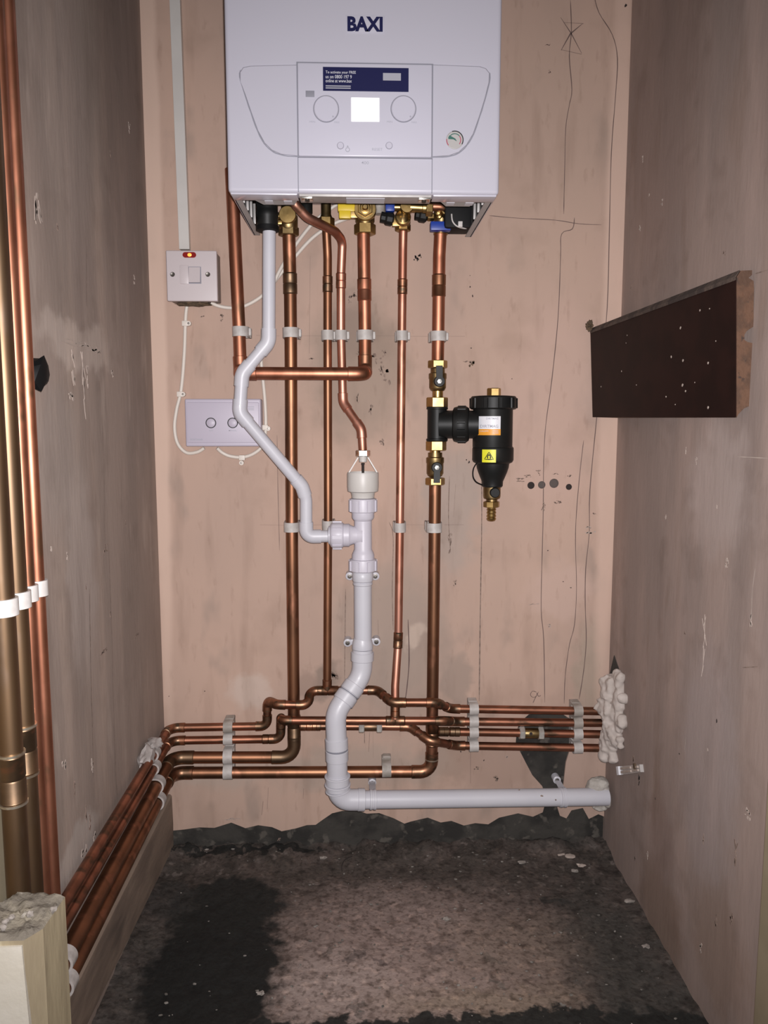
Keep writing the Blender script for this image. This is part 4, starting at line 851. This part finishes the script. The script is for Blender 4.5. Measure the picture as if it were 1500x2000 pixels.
# ================================================================== magnetic filter with its two valves
FX = 853
def lv(root, nm, x, prof, mat, d, seg=28, ang=38):
    c0 = P(x, prof[0][1], d); pr = []
    for r, y in prof:
        q = P(x, y, d); pr.append((r*(q-CP).dot(FW)/F, (q-c0).z))
    return part(root, nm, lathe(pr, c0, (0, 0, 1), seg, .5 if seg == 6 else 0), mat, ang=ang)
def hexp(root, nm, x, y0, y1, r, mat, d): return lv(root, nm, x, [(r-1.5, y0), (r, y0+1.5), (r, y1-1.5), (r-1.5, y1)], mat, d, 6, 15)
def ballvalve(label, x, yn0, yn1, yb0, yb1, ys, ym, lever):
    v = thing('ball_valve', label, 'valve', P(x, max(yn1, yb1, ym), D22))
    hexp(v, 'pipe_nut', x, yn0, yn1, 19, 'brass', D22)
    a, b = min(yb0, yb1), max(yb0, yb1)
    lv(v, 'body', x, [(14, a-8), (14, a), (17.5, a+2), (17.5, a+11), (16.5, a+13), (16.5, b-5), (14, b), (11, b+2)], 'brass_dark', D22)
    lv(v, 'neck', x, [(10.5, min(b, ym)-2), (10.5, max(b, ym)+2)] if ym > b else [(10.5, ym-2), (10.5, a+2)], 'brass', D22)
    c = P(x+3, ys, D22+.016)
    k = part(v, 'lever_hub', lathe([(.0095, -.006), (.0098, .004), (.0085, .006), (.0001, .0062)], c, (0, -1, 0), 22), 'black_plastic')
    part(k, 'lever_screw', lathe([(.0042, .006), (.004, .0078), (.0001, .008)], c, (0, -1, 0), 6), 'chrome', ang=15)
    e = P(x+3, lever, D22+.022)
    w0, w1 = .0052, .0058
    a_, b_ = c+V((0, -.003, 0)), e
    part(k, 'lever', hull([a_+V((-w0, -.003, 0)), a_+V((w0, -.003, 0)), a_+V((w0, .004, 0)), a_+V((-w0, .004, 0))], [b_+V((-w1, -.003, 0)), b_+V((w1, -.003, 0)), b_+V((w1, .003, 0)), b_+V((-w1, .003, 0))]), 'black_plastic', ang=20)
    return v
bv = ballvalve('brass ball valve with upright black lever, above the black filter tee', 855, 704, 719, 728, 762, 745, 778, 714)
bv2 = ballvalve('brass ball valve with drooping black lever, below the black filter tee', 850, 933, 947, 892, 929, 913, 880, 943)
mf = thing('magnetic_filter', 'black magnetic heating filter with brass plugs and coloured labels', 'filter', P(961, 1015, .05))
hexp(mf, 'union_nut', 854, 776, 796, 21, 'brass', D22); hexp(mf, 'union_nut', 852, 861, 880, 20, 'brass', D22)
lv(mf, 'tee_body', 854, [(20.5, 795), (21, 797), (21, 799), (19, 800), (19, 856), (21, 857), (21, 860), (20, 862)], 'black_plastic', D22)
b0 = P(854, 829, D22); b1 = P(925, 829, .046)
ax = (b1-b0).normalized()
part(mf, 'branch', lathe([(.0250, 0.0), (.0245, .03), (.0245, .07)], b0+ax*.004+V((0, -.002, 0)), ax, 28), 'black_plastic')
cl = part(mf, 'union_collar', lathe([(.026, .028), (.0300, .030), (.0318, .036), (.0318, .052), (.029, .056), (.0255, .057)], b0, ax, 30), 'black_plastic')
for k in range(14):
    a = 2*math.pi*k/14; u = ax.orthogonal().normalized(); w_ = ax.cross(u); off = u*math.cos(a)+w_*math.sin(a); t = (-u*math.sin(a)+w_*math.cos(a))*.0022
    c0, c1 = b0+ax*.037+off*.0316, b0+ax*.051+off*.0316
    part(cl, 'grip_rib', hull([c0-t, c0+t, c0+t*.6+off*.0016, c0-t*.6+off*.0016], [c1-t, c1+t, c1+t*.6+off*.0016, c1-t*.6+off*.0016]), 'black_plastic', ang=20)
FD = .046
lv(mf, 'top_cap', 964, [(30, 773), (42, 774), (44.5, 777), (45, 797), (43, 799), (38, 800)], 'black_plastic', FD, 36)
for k in range(10):
    a = 2*math.pi*(k+.2)/10; q0, q1 = P(964, 778, FD), P(964, 797, FD); sc = (q0-CP).dot(FW)/F; off = V((math.sin(a), -math.cos(a), 0)); t = V((math.cos(a), math.sin(a), 0))*.0042
    c0, c1 = q0+off*44.6*sc, q1+off*44.6*sc
    part(mf, 'cap_rib', hull([c0-t, c0+t, c0+t*.7+off*.0018, c0-t*.7+off*.0018], [c1-t, c1+t, c1+t*.7+off*.0018, c1-t*.7+off*.0018]), 'black_plastic', ang=20)
hexp(mf, 'vent_plug', 965, 758, 775, 13.5, 'brass', FD)
lv(mf, 'canister', 963, [(38.5, 798), (38.5, 872), (37.5, 875)], 'black_plastic', FD, 36)
lv(mf, 'magnet_collar', 963, [(37.5, 872), (39.5, 874), (40, 876), (40, 898), (38, 902), (32, 905), (31, 913), (28, 922), (24, 932), (20.5, 940), (20, 949), (18, 951)], 'black_plastic', FD, 36)
def cyl_label(nm, x, y0, y1, x0, x1, r, mat, root=mf, dd=FD, lift=.0006):
    q = P(x, (y0+y1)/2, dd); sc = (q-CP).dot(FW)/F; R = r*sc+lift; vs, fs = [], []; N = 8
    z0, z1 = P(x, y1, dd+.03).z, P(x, y0, dd+.03).z
    for k in range(N+1):
        s = (x0+(x1-x0)*k/N-x)/r*1.0; s = max(-.95, min(.95, s)); a = math.asin(s)
        for z in (z0, z1): vs.append(V((q.x+R*math.sin(a), q.y-R*math.cos(a), z)))
        if k: fs.append((2*k-2, 2*k, 2*k+1, 2*k-1))
    return part(root, nm, (vs, fs), mat, ang=40)
def wrap(o, x, r, dd=FD, lift=.0012):
    q = P(x, 840, dd); R = r*(q-CP).dot(FW)/F+lift; base = wloc(o)
    for v in o.data.vertices:
        X = v.co.x+base.x-q.x; v.co.y = (q.y-math.sqrt(max(1e-6, R*R-X*X)))-base.y
    return o
def off_surface(x, r, px, dd=FD):
    q = P(x, 840, dd); sc = (q-CP).dot(FW)/F; s = (px-x)/r; return dd+r*sc*math.sqrt(max(0, 1-s*s))
l1 = cyl_label('paper_label', 963, 813, 850, 929.5, 970.5, 38.5, 'label_white')
l1['label'] = 'white label with orange band'
cyl_label('orange_band', 963, 838, 850, 929.5, 970.5, 38.5, 'label_orange', l1, lift=.0009)
for s, x0, x1, y, h, m in (('DIRTMAG', 950, 974, 817.5, .0034, 'print_grey'), ('DIRTMAG', 939, 974, 832.5, .0050, 'print_grey')):
    dd = off_surface(963, 38.5, (x0+x1)/2)+.0016
    wrap(text(l1, 'lettering', s, tpos((x0+x1)/2, y, dd), h, m, (P(x1, y, dd)-P(x0, y, dd)).x*.95, .01), 963, 38.5)
for s, x0, x1, y in (('CALEFFI', 938, 954, 842), ('HYDRONIC', 962, 974, 841.5), ('SOLUTIONS', 962, 974, 845.5)):
    dd = off_surface(963, 38.5, (x0+x1)/2)+.0022; wrap(text(l1, 'lettering', s, tpos((x0+x1)/2, y, dd), .0026, 'sticker_white', (P(x1, y, dd)-P(x0, y, dd)).x*.95, .01), 963, 38.5, lift=.0015)
l2 = cyl_label('warning_label', 963, 878, 903, 937, 961.5, 40, 'label_yellow'); l2['label'] = 'yellow magnet warning label'
dd = off_surface(963, 40, 956)+.0018
def tri(x, y): p = P(x, y, dd); return V((p.x, -dd, p.z))
tr_ = [tri(955.5, 883), tri(964, 897.5), tri(947, 897.5)]
for i in range(3): wrap(part(l2, 'triangle_line', ribbon([tr_[i].lerp(tr_[(i+1) % 3], k/6) for k in range(7)], .0015), 'black_plastic', ang=0), 963, 40)
wrap(part(l2, 'magnet_symbol', ribbon(smooth([tri(953, 896), tri(953, 891), tri(955.5, 888.5), tri(958, 891), tri(958, 896)], 5), .0020), 'black_plastic', ang=0), 963, 40)
dv = part(mf, 'drain_valve', join(lathe([(.0145, .0), (.0155, -.002), (.0155, -.018), (.0145, -.022), (.010, -.024), (.010, -.030)], P(961, 949, FD), (0, 0, 1), 24)), 'brass_dark')
kb = part(dv, 'drain_knob', lathe([(.0088, -.004), (.0092, .004), (.0075, .006), (.0001, .006)], P(966, 962, FD+.015), (0, -1, 0), 22), 'black_plastic')
part(dv, 'ring_nut', lathe([(.011, .003), (.0145, .002), (.0145, -.007), (.011, -.008)], P(960, 982, FD), (0, 0, 1), 8), 'brass', ang=15)
part(dv, 'hose_tail', lathe([(.0085, .002), (.0075, -.004), (.0088, -.0055), (.0072, -.0075), (.0088, -.0115), (.0072, -.0135), (.0088, -.0175), (.0072, -.0195), (.0088, -.0225), (.0070, -.0255), (.0045, -.0265), (.0045, -.015)], P(960, 989, FD), (0, 0, 1), 22), 'brass')
part(mf, 'cap_strap', sweep(smooth([P(932, 903, FD+.01), P(925, 915, FD+.015), P(924, 930, FD+.018), P(930, 941, FD+.015), P(942, 947, FD+.008)], 6), .0011, 8), 'black_rubber')

# ================================================================== electrics
q0 = P(325, 486, .042); q1 = P(425, 586, .042)
fs_ = thing('fused_switch', 'white fused spur switch with glowing red neon on the left of the wall', 'switch', P(378, 590, .02))
c = P(371, 489, .042); cz = P(371, 588, .042).z
x0, x1 = P(325, 540, .042).x, P(424, 540, .042).x
part(fs_, 'back_box', rbox((x0+.002, -.034, cz+.002), (x1-.001, -.0005, c.z-.002), .0015), 'switch_side')
fpx = part(fs_, 'front_plate', rbox((x0, -.042, cz), (x1, -.033, c.z), .0022, 3), 'switch_white')
def fpt(x, y, d=.042): p = P(x, y, d); p.y = -d; return p
nc0, nc1 = fpt(362, 498), fpt(378, 498); nr = .0046
cap = [(nc1.x+nr*math.sin(math.pi*k/8), nc1.z+nr*math.cos(math.pi*k/8)) for k in range(9)]+[(nc0.x-nr*math.sin(math.pi*k/8), nc0.z-nr*math.cos(math.pi*k/8)) for k in range(9)]
nn = part(fs_, 'neon_window', prism(cap, -.0432, -.040), 'neon', 'glowing red neon window', ang=20)
part(nn, 'neon_glow', blob(fpt(370.5, 498)+V((0, -.0012, 0)), (.0036, .0008, .0030), 0, 1, 3), 'neon_core')
fh = part(fs_, 'fuse_carrier', rbox(fpt(352, 555)+V((0, -.0018, 0)), fpt(368, 518)+V((0, .002, 0)), .0012), 'switch_white')
rk = part(fs_, 'rocker', hull([fpt(369, 522)+V((0, -.0006, 0)), fpt(391, 522)+V((0, -.0006, 0)), fpt(391.5, 552)+V((0, -.0042, 0)), fpt(369, 552)+V((0, -.0042, 0))], [fpt(369, 522)+V((0, .001, 0)), fpt(391, 522)+V((0, .001, 0)), fpt(391.5, 552)+V((0, .001, 0)), fpt(369, 552)+V((0, .001, 0))]), 'switch_white', ang=20)
part(rk, 'rocker_gap', rbox(fpt(368, 554)+V((0, -.0003, 0)), fpt(392.5, 521)+V((0, .0002, 0)), 0), 'seam_grey')
for x, y in ((337, 536), (406, 536)):
    part(fpx, 'screw', lathe([(.0040, -.001), (.0040, .0006), (.003, .0014), (.0012, .0010), (.0001, .0010)], fpt(x, y), (0, -1, 0), 18), 'screw')
p = P(380, 594, .012); part(fs_, 'knockout_rubble', blob(p, (.030, .010, .004), .5, 4, 3, 4), 'rust')
# trunking
ta, tb = P(341.5, -30, .010), P(361.5, 488, .010)
tk = thing('cable_trunking', 'slim white cable trunking running up the wall from the fused switch', 'trunking', tb)
hw = .0082
ext = (ta-tb)*1.6
def tr_ring(c, y0, y1, w_): return [c+V((-w_, 0, 0))+V((0, y0-c.y, 0)), c+V((w_, 0, 0))+V((0, y0-c.y, 0)), c+V((w_, 0, 0))+V((0, y1-c.y, 0)), c+V((-w_, 0, 0))+V((0, y1-c.y, 0))]
part(tk, 'base_channel', hull(tr_ring(tb, -.013, -.0003, hw), tr_ring(tb+ext, -.013, -.0003, hw)), 'cable_white', ang=0)
part(tk, 'lid', hull(tr_ring(tb, -.0162, -.0128, hw+.0006), tr_ring(tb+ext, -.0162, -.0128, hw+.0006)), 'pvc_warm', ang=0)
# programmer
pc0, pc1 = fpt(363, 872, .030), fpt(509, 779, .030)
pr = thing('programmer', 'lilac-white timer control with two ringed buttons behind the condensate pipe', 'controller', P(436, 874, .015))
part(pr, 'case', rbox((pc0.x, -.030, pc0.z), (pc1.x, -.0005, pc1.z), .003, 3), 'control_lilac')
fc = part(pr, 'front_face', rbox(fpt(366, 865, .0325), fpt(505, 786, .0325)+V((0, .004, 0)), .0015), 'control_lilac')
for px, s, wd in ((412, 'AUTO', .0070), (454.5, 'MANUAL', .014)):
    cc = fpt(px, 826, .0325)
    part(fc, 'button_ring', lathe([(.0093, -.001), (.0093, .0008), (.0078, .0008), (.0078, -.001)], cc, (0, -1, 0), 32), 'black_plastic')
    part(fc, 'button', lathe([(.0078, -.001), (.0078, .0006), (.007, .0012), (.0001, .0012)], cc, (0, -1, 0), 32), 'control_lilac')
    text(fc, 'lettering', s, (cc.x, -.0325, cc.z-.0135), .0024, 'print_grey', wd, .01)
text(fc, 'lettering', 'FORTIVAR', tuple(fpt(384, 858.5, .0325)), .0034, 'print_grey', .022, .012)
for y in (794.5, 797.5, 800.5): part(fc, 'vent_line', rbox(fpt(484, y+.5, .0328), fpt(496, y-.5, .0328)+V((0, .0005, 0)), 0), 'print_grey')
# cables
def cable(name, label, pts, r=.0032, mat='cable_white'):
    return solo(name, sweep(smooth(pts, 8), r, 12), mat, label, 'cable')
cable('electric_cable', 'white cable looping from the switch down to the timer control', [P(368, 586, .008), P(364, 605, .006), P(362, 632, .005), P(360, 690, .005), P(354, 760, .005), P(345, 800, .006), P(341, 835, .006), P(347, 866, .007), P(364, 884, .008), P(385, 883, .010), P(399, 875, .012)])
cable('electric_cable', 'white cable from beneath the timer control up behind the condensate pipe', [P(424, 875, .012), P(434, 884, .008), P(450, 891, .006), P(474, 893, .005), P(497, 885, .005), P(514, 868, .005), P(519, 836, .005), P(518, 790, .005), P(514, 745, .005), P(510, 700, .008), P(513, 650, .012), P(522, 590, .016), P(543, 535, .014), P(575, 482, .008), P(612, 435, .007), P(648, 406, .008), P(672, 392, .012)])
cable('electric_cable', 'white cable from the switch base sweeping up behind the pipes to the boiler', [P(412, 591, .012), P(425, 597, .008), P(445, 601, .006), P(470, 600, .006), P(497, 588, .006), P(520, 570, .007), P(548, 535, .007), P(575, 503, .007), P(610, 465, .008), P(650, 438, .008), P(690, 422, .009), P(725, 405, .012), P(745, 392, .016)])
def cclip(label, x, y, sx, sy):
    c = P(x, y, .0055); k = thing('cable_clip', label, 'cable clip', c+V((0, 0, -.006)), 'cable clips')
    part(k, 'saddle', rbox(c+V((-.0055, -.0045, -.0048)), c+V((.0055, .0050, .0048)), .0015), 'cable_white')
    s = P(sx, sy, .006)
    e = part(k, 'nail_boss', lathe([(.0042, -.006), (.0042, .0035), (.0001, .0038)], s, (0, -1, 0), 14), 'cable_white')
    part(e, 'nail', lathe([(.0020, .0036), (.0018, .0046), (.0001, .0047)], s, (0, -1, 0), 12), 'screw')
cclip('white cable clip just under the fused switch', 362, 632, 369, 632)
cclip('white cable clip above the left corner of the timer control', 352, 770, 358, 770)
cclip('white cable clip right of the timer control', 518, 835, 524, 837)
cclip('white cable clip on the cable loop under the timer control', 473, 894, 472, 904)

# ================================================================== other things
# board on the right wall
near_t, near_b = PX(1437, 541, .454), PX(1437, 815, .454)
far_t, far_b = P(1153, 648, .003), P(1152, 815, .003)
zn0, zn1 = near_b.z, near_t.z; yn = near_t.y
H = zn1-zn0
def bp(x, y): q = P(x, y, -yn); return (q.x, q.z-zn0)
prof_n = [bp(*q) for q in ((1437, 815), (1441, 808), (1452, 797), (1463, 793), (1465, 772), (1468, 745), (1468, 715), (1471, 694), (1471, 671), (1458, 668), (1452, 664), (1452, 654), (1457, 646), (1470, 638), (1470, 600), (1471, 565), (1470, 549), (1460, 543), (1467, 537), (1467, 528), (1445, 529), (1437, 541))]
dx = far_t.x-.454
bd = thing('wall_board', 'dark brown stained board with a broken raw end on the right wall', 'board', V((.46, yn/2, zn0)))
A = [V((x, yn, zn0+z)) for x, z in prof_n]; B = [V((x+dx, -.003, far_b.z+z*(far_t.z-far_b.z)/H)) for x, z in prof_n]
part(bd, 'plank', hull(A, B), 'board_dark', ang=25)
part(bd, 'raw_end', hull([p+V((.0006, -.0012, 0)) for p in A], [p+V((.0006, .0004, 0)) for p in A]), 'board_end', 'raw broken end grain', ang=0)
Tq = [A[-1]+V((-.0006, 0, -.004)), A[-1]+V((-.0006, 0, .001)), A[-2]+V((0, 0, .001)), A[-2]+V((0, 0, -.003))]
Tf = [B[-1]+V((-.0006, 0, -.003)), B[-1]+V((-.0006, 0, .001)), B[-2]+V((0, 0, .001)), B[-2]+V((0, 0, -.003))]
part(bd, 'worn_top_edge', hull(Tq, Tf), 'board_edge', ang=0)
sp_ = []
fn = (B[0]-A[0]).cross(A[-1]-A[0]).normalized()
if fn.x > 0: fn = -fn
for x, y, r in ((1329, 640, .0032), (1223, 670, .0018), (1225, 655, .0022), (1311, 697, .0028), (1334, 704, .0030), (1383, 709, .0026), (1333, 752, .0034), (1339, 764, .0022), (1214, 725, .0022), (1367, 606, .0022), (1386, 603, .0014), (1398, 666, .0014), (1301, 775, .0020), (1174, 755, .0020), (1243, 752, .0014), (1357, 747, .0014), (1319, 790, .0012), (1383, 796, .003)):
    r *= .6
    r0 = ray(x, y); n_ = fn; t = (A[0]-CP).dot(n_)/r0.dot(n_); c = CP+r0*t
    sp_.append(blob(c, (.0008, r*1.4, r*1.2), .4, 3, 1, x))
part(bd, 'paint_specks', join(*sp_), 'scuff_light', 'pale paint specks')['kind'] = 'stuff'
p = P(1151, 636, .012)
solo('plaster_lump', blob(p, (.006, .008, .009), .7, 3, 3, 3), 'rust', 'small brown crumbling lump at the far top corner of the dark board', 'lump')
# black scrap behind the risers
p = PX(73, 730, XL+.012)
solo('black_plug', blob(p, (.012, .020, .018), .5, 1.6, 2, 8), 'black_rubber', 'black plastic scrap on the left wall peeping out behind the risers', 'scrap', ang=25)
# clear plastic piece on the right wall
cc = [PX(x, y, XR-.006) for x, y in ((1207, 1497), (1249, 1493), (1251, 1508), (1209, 1514))]
ck = thing('wall_bracket', 'small clear plastic bracket screwed to the right wall below the foam', 'bracket', cc[3])
part(ck, 'plate', hull(cc, [c+V((.006, 0, 0)) for c in cc]), 'clear_plastic', ang=0)
e1 = [cc[0], cc[0].lerp(cc[1], .1), cc[3].lerp(cc[2], .1), cc[3]]
part(ck, 'end_flange', hull([c+V((-.004, 0, 0)) for c in e1], [c+V((.005, 0, 0)) for c in e1]), 'label_white', ang=0)
for a, b in ((.16, .62), (.70, .94)):
    for k0, k1 in ((.15, .42), (.58, .85)):
        def bl2(u, v_): return cc[0].lerp(cc[1], u).lerp(cc[3].lerp(cc[2], u), v_)
        r4 = [bl2(a, k0), bl2(b, k0), bl2(b, k1), bl2(a, k1)]
        part(ck, 'rib', hull([c+V((-.0025, 0, 0)) for c in r4], [c+V((.001, 0, 0)) for c in r4]), 'scuff_light', ang=0)
part(ck, 'screw_head', lathe([(.005, 0), (.005, .003), (.0001, .003)], bl2(.82, .2), (-1, 0, 0), 14), 'rust')

# expanding foam
def foam_obj(name, lumps, mat, label, cat, vox=.0020):
    g = join(*lumps); o = solo(name, g, mat, label, cat, ang=0)
    md = o.modifiers.new('remesh', 'REMESH'); md.mode = 'VOXEL'; md.voxel_size = vox; md.use_smooth_shade = True
    sm = o.modifiers.new('smooth', 'SMOOTH'); sm.factor = .5; sm.iterations = 10
    return o
random.seed(3)
lumps = []
ctr = [(1206, 1318, 10, 10), (1196, 1334, 24, 15), (1198, 1356, 25, 17), (1192, 1380, 28, 20), (1199, 1404, 23, 18), (1203, 1426, 18, 16), (1206, 1446, 14, 14), (1186, 1438, 16, 12), (1186, 1458, 17, 14), (1178, 1474, 10, 10), (1194, 1477, 11, 11), (1210, 1370, 12, 22), (1210, 1410, 10, 22), (1200, 1345, 22, 26), (1200, 1390, 24, 30), (1198, 1430, 20, 26), (1192, 1455, 18, 20)]
def fpos(xx, yy):
    p = P(xx, yy, .035)
    if p.x > XR-.006: p = PX(xx, yy, XR-.006)
    return p
for i, (x, y, rx, ry) in enumerate(ctr):
    c = fpos(x, y); sc = (c-CP).dot(FW)/F
    lumps.append(blob(c, (rx*sc*1.0, rx*sc*.9, ry*sc*1.15), .35, 2.6, 4, i))
    for k in range(5):
        a = random.uniform(0, 6.28); u = random.uniform(.2, .8)
        c2 = fpos(x+math.cos(a)*rx*u*.7, y+math.sin(a)*ry*u*.8); c2 += V((0, -random.uniform(.004, .012), 0))
        q = random.uniform(6, 10)*sc; lumps.append(blob(c2, (q*1.2, q*.8, q*random.uniform(.7, 1.3)), .45, 2, 3, i*9+k))
foam_obj('expanding_foam', lumps, 'foam', 'lumpy off-white expanding foam swallowing four thin copper pipes in the right corner', 'foam')
lumps = []
for i, (x, y, rx, ry) in enumerate([(1165, 1535, 19, 17), (1158, 1540, 14, 8), (1180, 1545, 10, 22), (1185, 1562, 7, 16), (1170, 1575, 14, 5), (1176, 1527, 12, 9)]):
    c = P(x, y, .040 if y < 1570 else .03); sc = (c-CP).dot(FW)/F; lumps.append(blob(c, (rx*sc, .018, ry*sc), .25, 3, 3, i+40))
foam_obj('filler_lump', lumps, 'filler', 'grey-white filler packed round the right end of the long waste pipe', 'filler')
# smears of filler round the corner clips
solo('filler_smear', join(blob(V((XL+.012, -.165, zr[0]+.004)), (.012, .030, .018), .4, 2, 3, 2), blob(V((XL+.016, -.135, zr[0]+.014)), (.013, .020, .010), .4, 2, 3, 5)), 'clip_dusty', 'pale filler smeared on the uppermost corner clip at the left', 'filler')

# sawn timber post
ZT = .392
plan = [PZ(x, y, ZT) for x, y in ((127, 1752), (84, 1814), (46, 1837), (-40, 1840), (-10, 1775), (34, 1746))]
pst = thing('timber_post', 'sawn-off timber post with white painted front and rough top in the near left corner', 'post', V((plan[1].x, plan[1].y, 0)))
random.seed(11)
# rough top as a small lumpy cap
def inset(l, k):
    c = sum(l, V((0, 0, 0)))/len(l); return [c+(p-c)*k for p in l]
part(pst, 'post_body', hull([p.copy() for p in plan], [V((p.x, p.y, .002)) for p in plan]), 'timber', ang=20)
fc0, fc1 = plan[2], plan[3]; nrm = V((0, -1, 0))
part(pst, 'painted_face', hull([fc0+V((-.001, -.002, -.004)), fc1+V((0, -.002, -.004)), V((fc1.x, fc1.y-.002, .002)), V((fc0.x+.014, fc0.y-.0042, .002))], [fc0+V((-.001, .002, -.004)), fc1+V((0, .002, -.004)), V((fc1.x, fc1.y+.002, .002)), V((fc0.x+.014, fc0.y+.002, .002))]), 'timber_paint', 'white painted face', ang=0)
tv, tf = [], []
cc0 = sum(plan, V((0, 0, 0)))/len(plan)
rings_ = 9; per = 48
def edge_pt(u):
    u *= len(plan); i = int(u) % len(plan); return plan[i].lerp(plan[(i+1) % len(plan)], u-int(u))
for k in range(rings_+1):
    for j in range(per):
        q = cc0.lerp(edge_pt(j/per), k/rings_); zz = 0 if k == rings_ else .0035+.004*noise.noise(q*90)+.003*noise.noise(q*240)
        tv.append(q+V((0, 0, max(-.0005, zz))))
        if k: tf.append(((k-1)*per+j, (k-1)*per+(j+1) % per, k*per+(j+1) % per, k*per+j))
part(pst, 'sawn_top', (tv, tf), 'timber_top', ang=60)
for k, (x, y) in enumerate(((10, 1800), (22, 1792), (58, 1785), (6, 1812), (105, 1775))):
    solo('plaster_crumb', blob(PZ(x, y, ZT+.006), (.003, .0026, .0026), .5, 2, 2, k), 'debris', ('plaster crumb on the post top, at its left edge', 'plaster crumb on the post top, second from its left edge', 'plaster crumb on the middle of the post top', 'plaster crumb nearest the painted face on the post top', 'plaster crumb near the right corner of the post top')[k], 'crumb')

# floor litter
random.seed(5)
fl = []
for k in range(420):
    x = random.uniform(-.33, .46); y = random.uniform(-.72, -.01)
    if x < -.08 and random.random() < .5: continue
    z = .004*noise.noise(V((x, y, 0))*9)+.012*max(0, min(1, (y+.07)*18)); r = random.uniform(.0007, .0022)
    fl.append(blob((x, y, z+r*.4), (r*random.uniform(.8, 2), r, r*.7), .4, 2, 1, k))
o = solo('floor_grit', join(*fl), 'grit', 'fine grit and dust scattered over the concrete floor', 'grit'); o['kind'] = 'stuff'
fk = [(1098, 1668, .010, 'curled white shaving on the floor below the long waste pipe'), (1118, 1672, .013, 'long white shaving beside the curled one on the floor'), (1135, 1690, .008, 'white plaster flake right of the shavings'), (1122, 1700, .007, 'white plaster flake in front of the shavings'), (1020, 1684, .007, 'grey flake on the floor left of the shavings'), (1230, 1760, .008, 'pale flake on the floor by the right wall'), (1262, 1848, .007, 'pale flake on the floor nearest the camera on the right'), (1105, 1640, .006, 'small flake at the wall foot under the bracket'), (872, 1795, .007, 'pale flake in the middle of the floor'), (632, 1675, .006, 'pale flake under the elbow on the floor'), (404, 1660, .005, 'tiny pale flake near the left skirting'), (509, 1940, .006, 'tiny pale flake on the black patch of floor')]
for k, (x, y, r, l) in enumerate(fk):
    c = PZ(x, y, .006); solo('plaster_flake', blob(c, (r, r*.55, .0022), .8, 2.2, 2, k+9), 'debris' if k > 2 else 'scuff_light', l, 'flake')
o = solo('wire_offcut', sweep(smooth([PZ(668, 1702, .006), PZ(668, 1690, .012), PZ(675, 1678, .010), PZ(690, 1672, .006)], 5), .0009, 6), 'hole_dark', 'thin dark wire offcut curling on the floor below the elbow', 'wire')
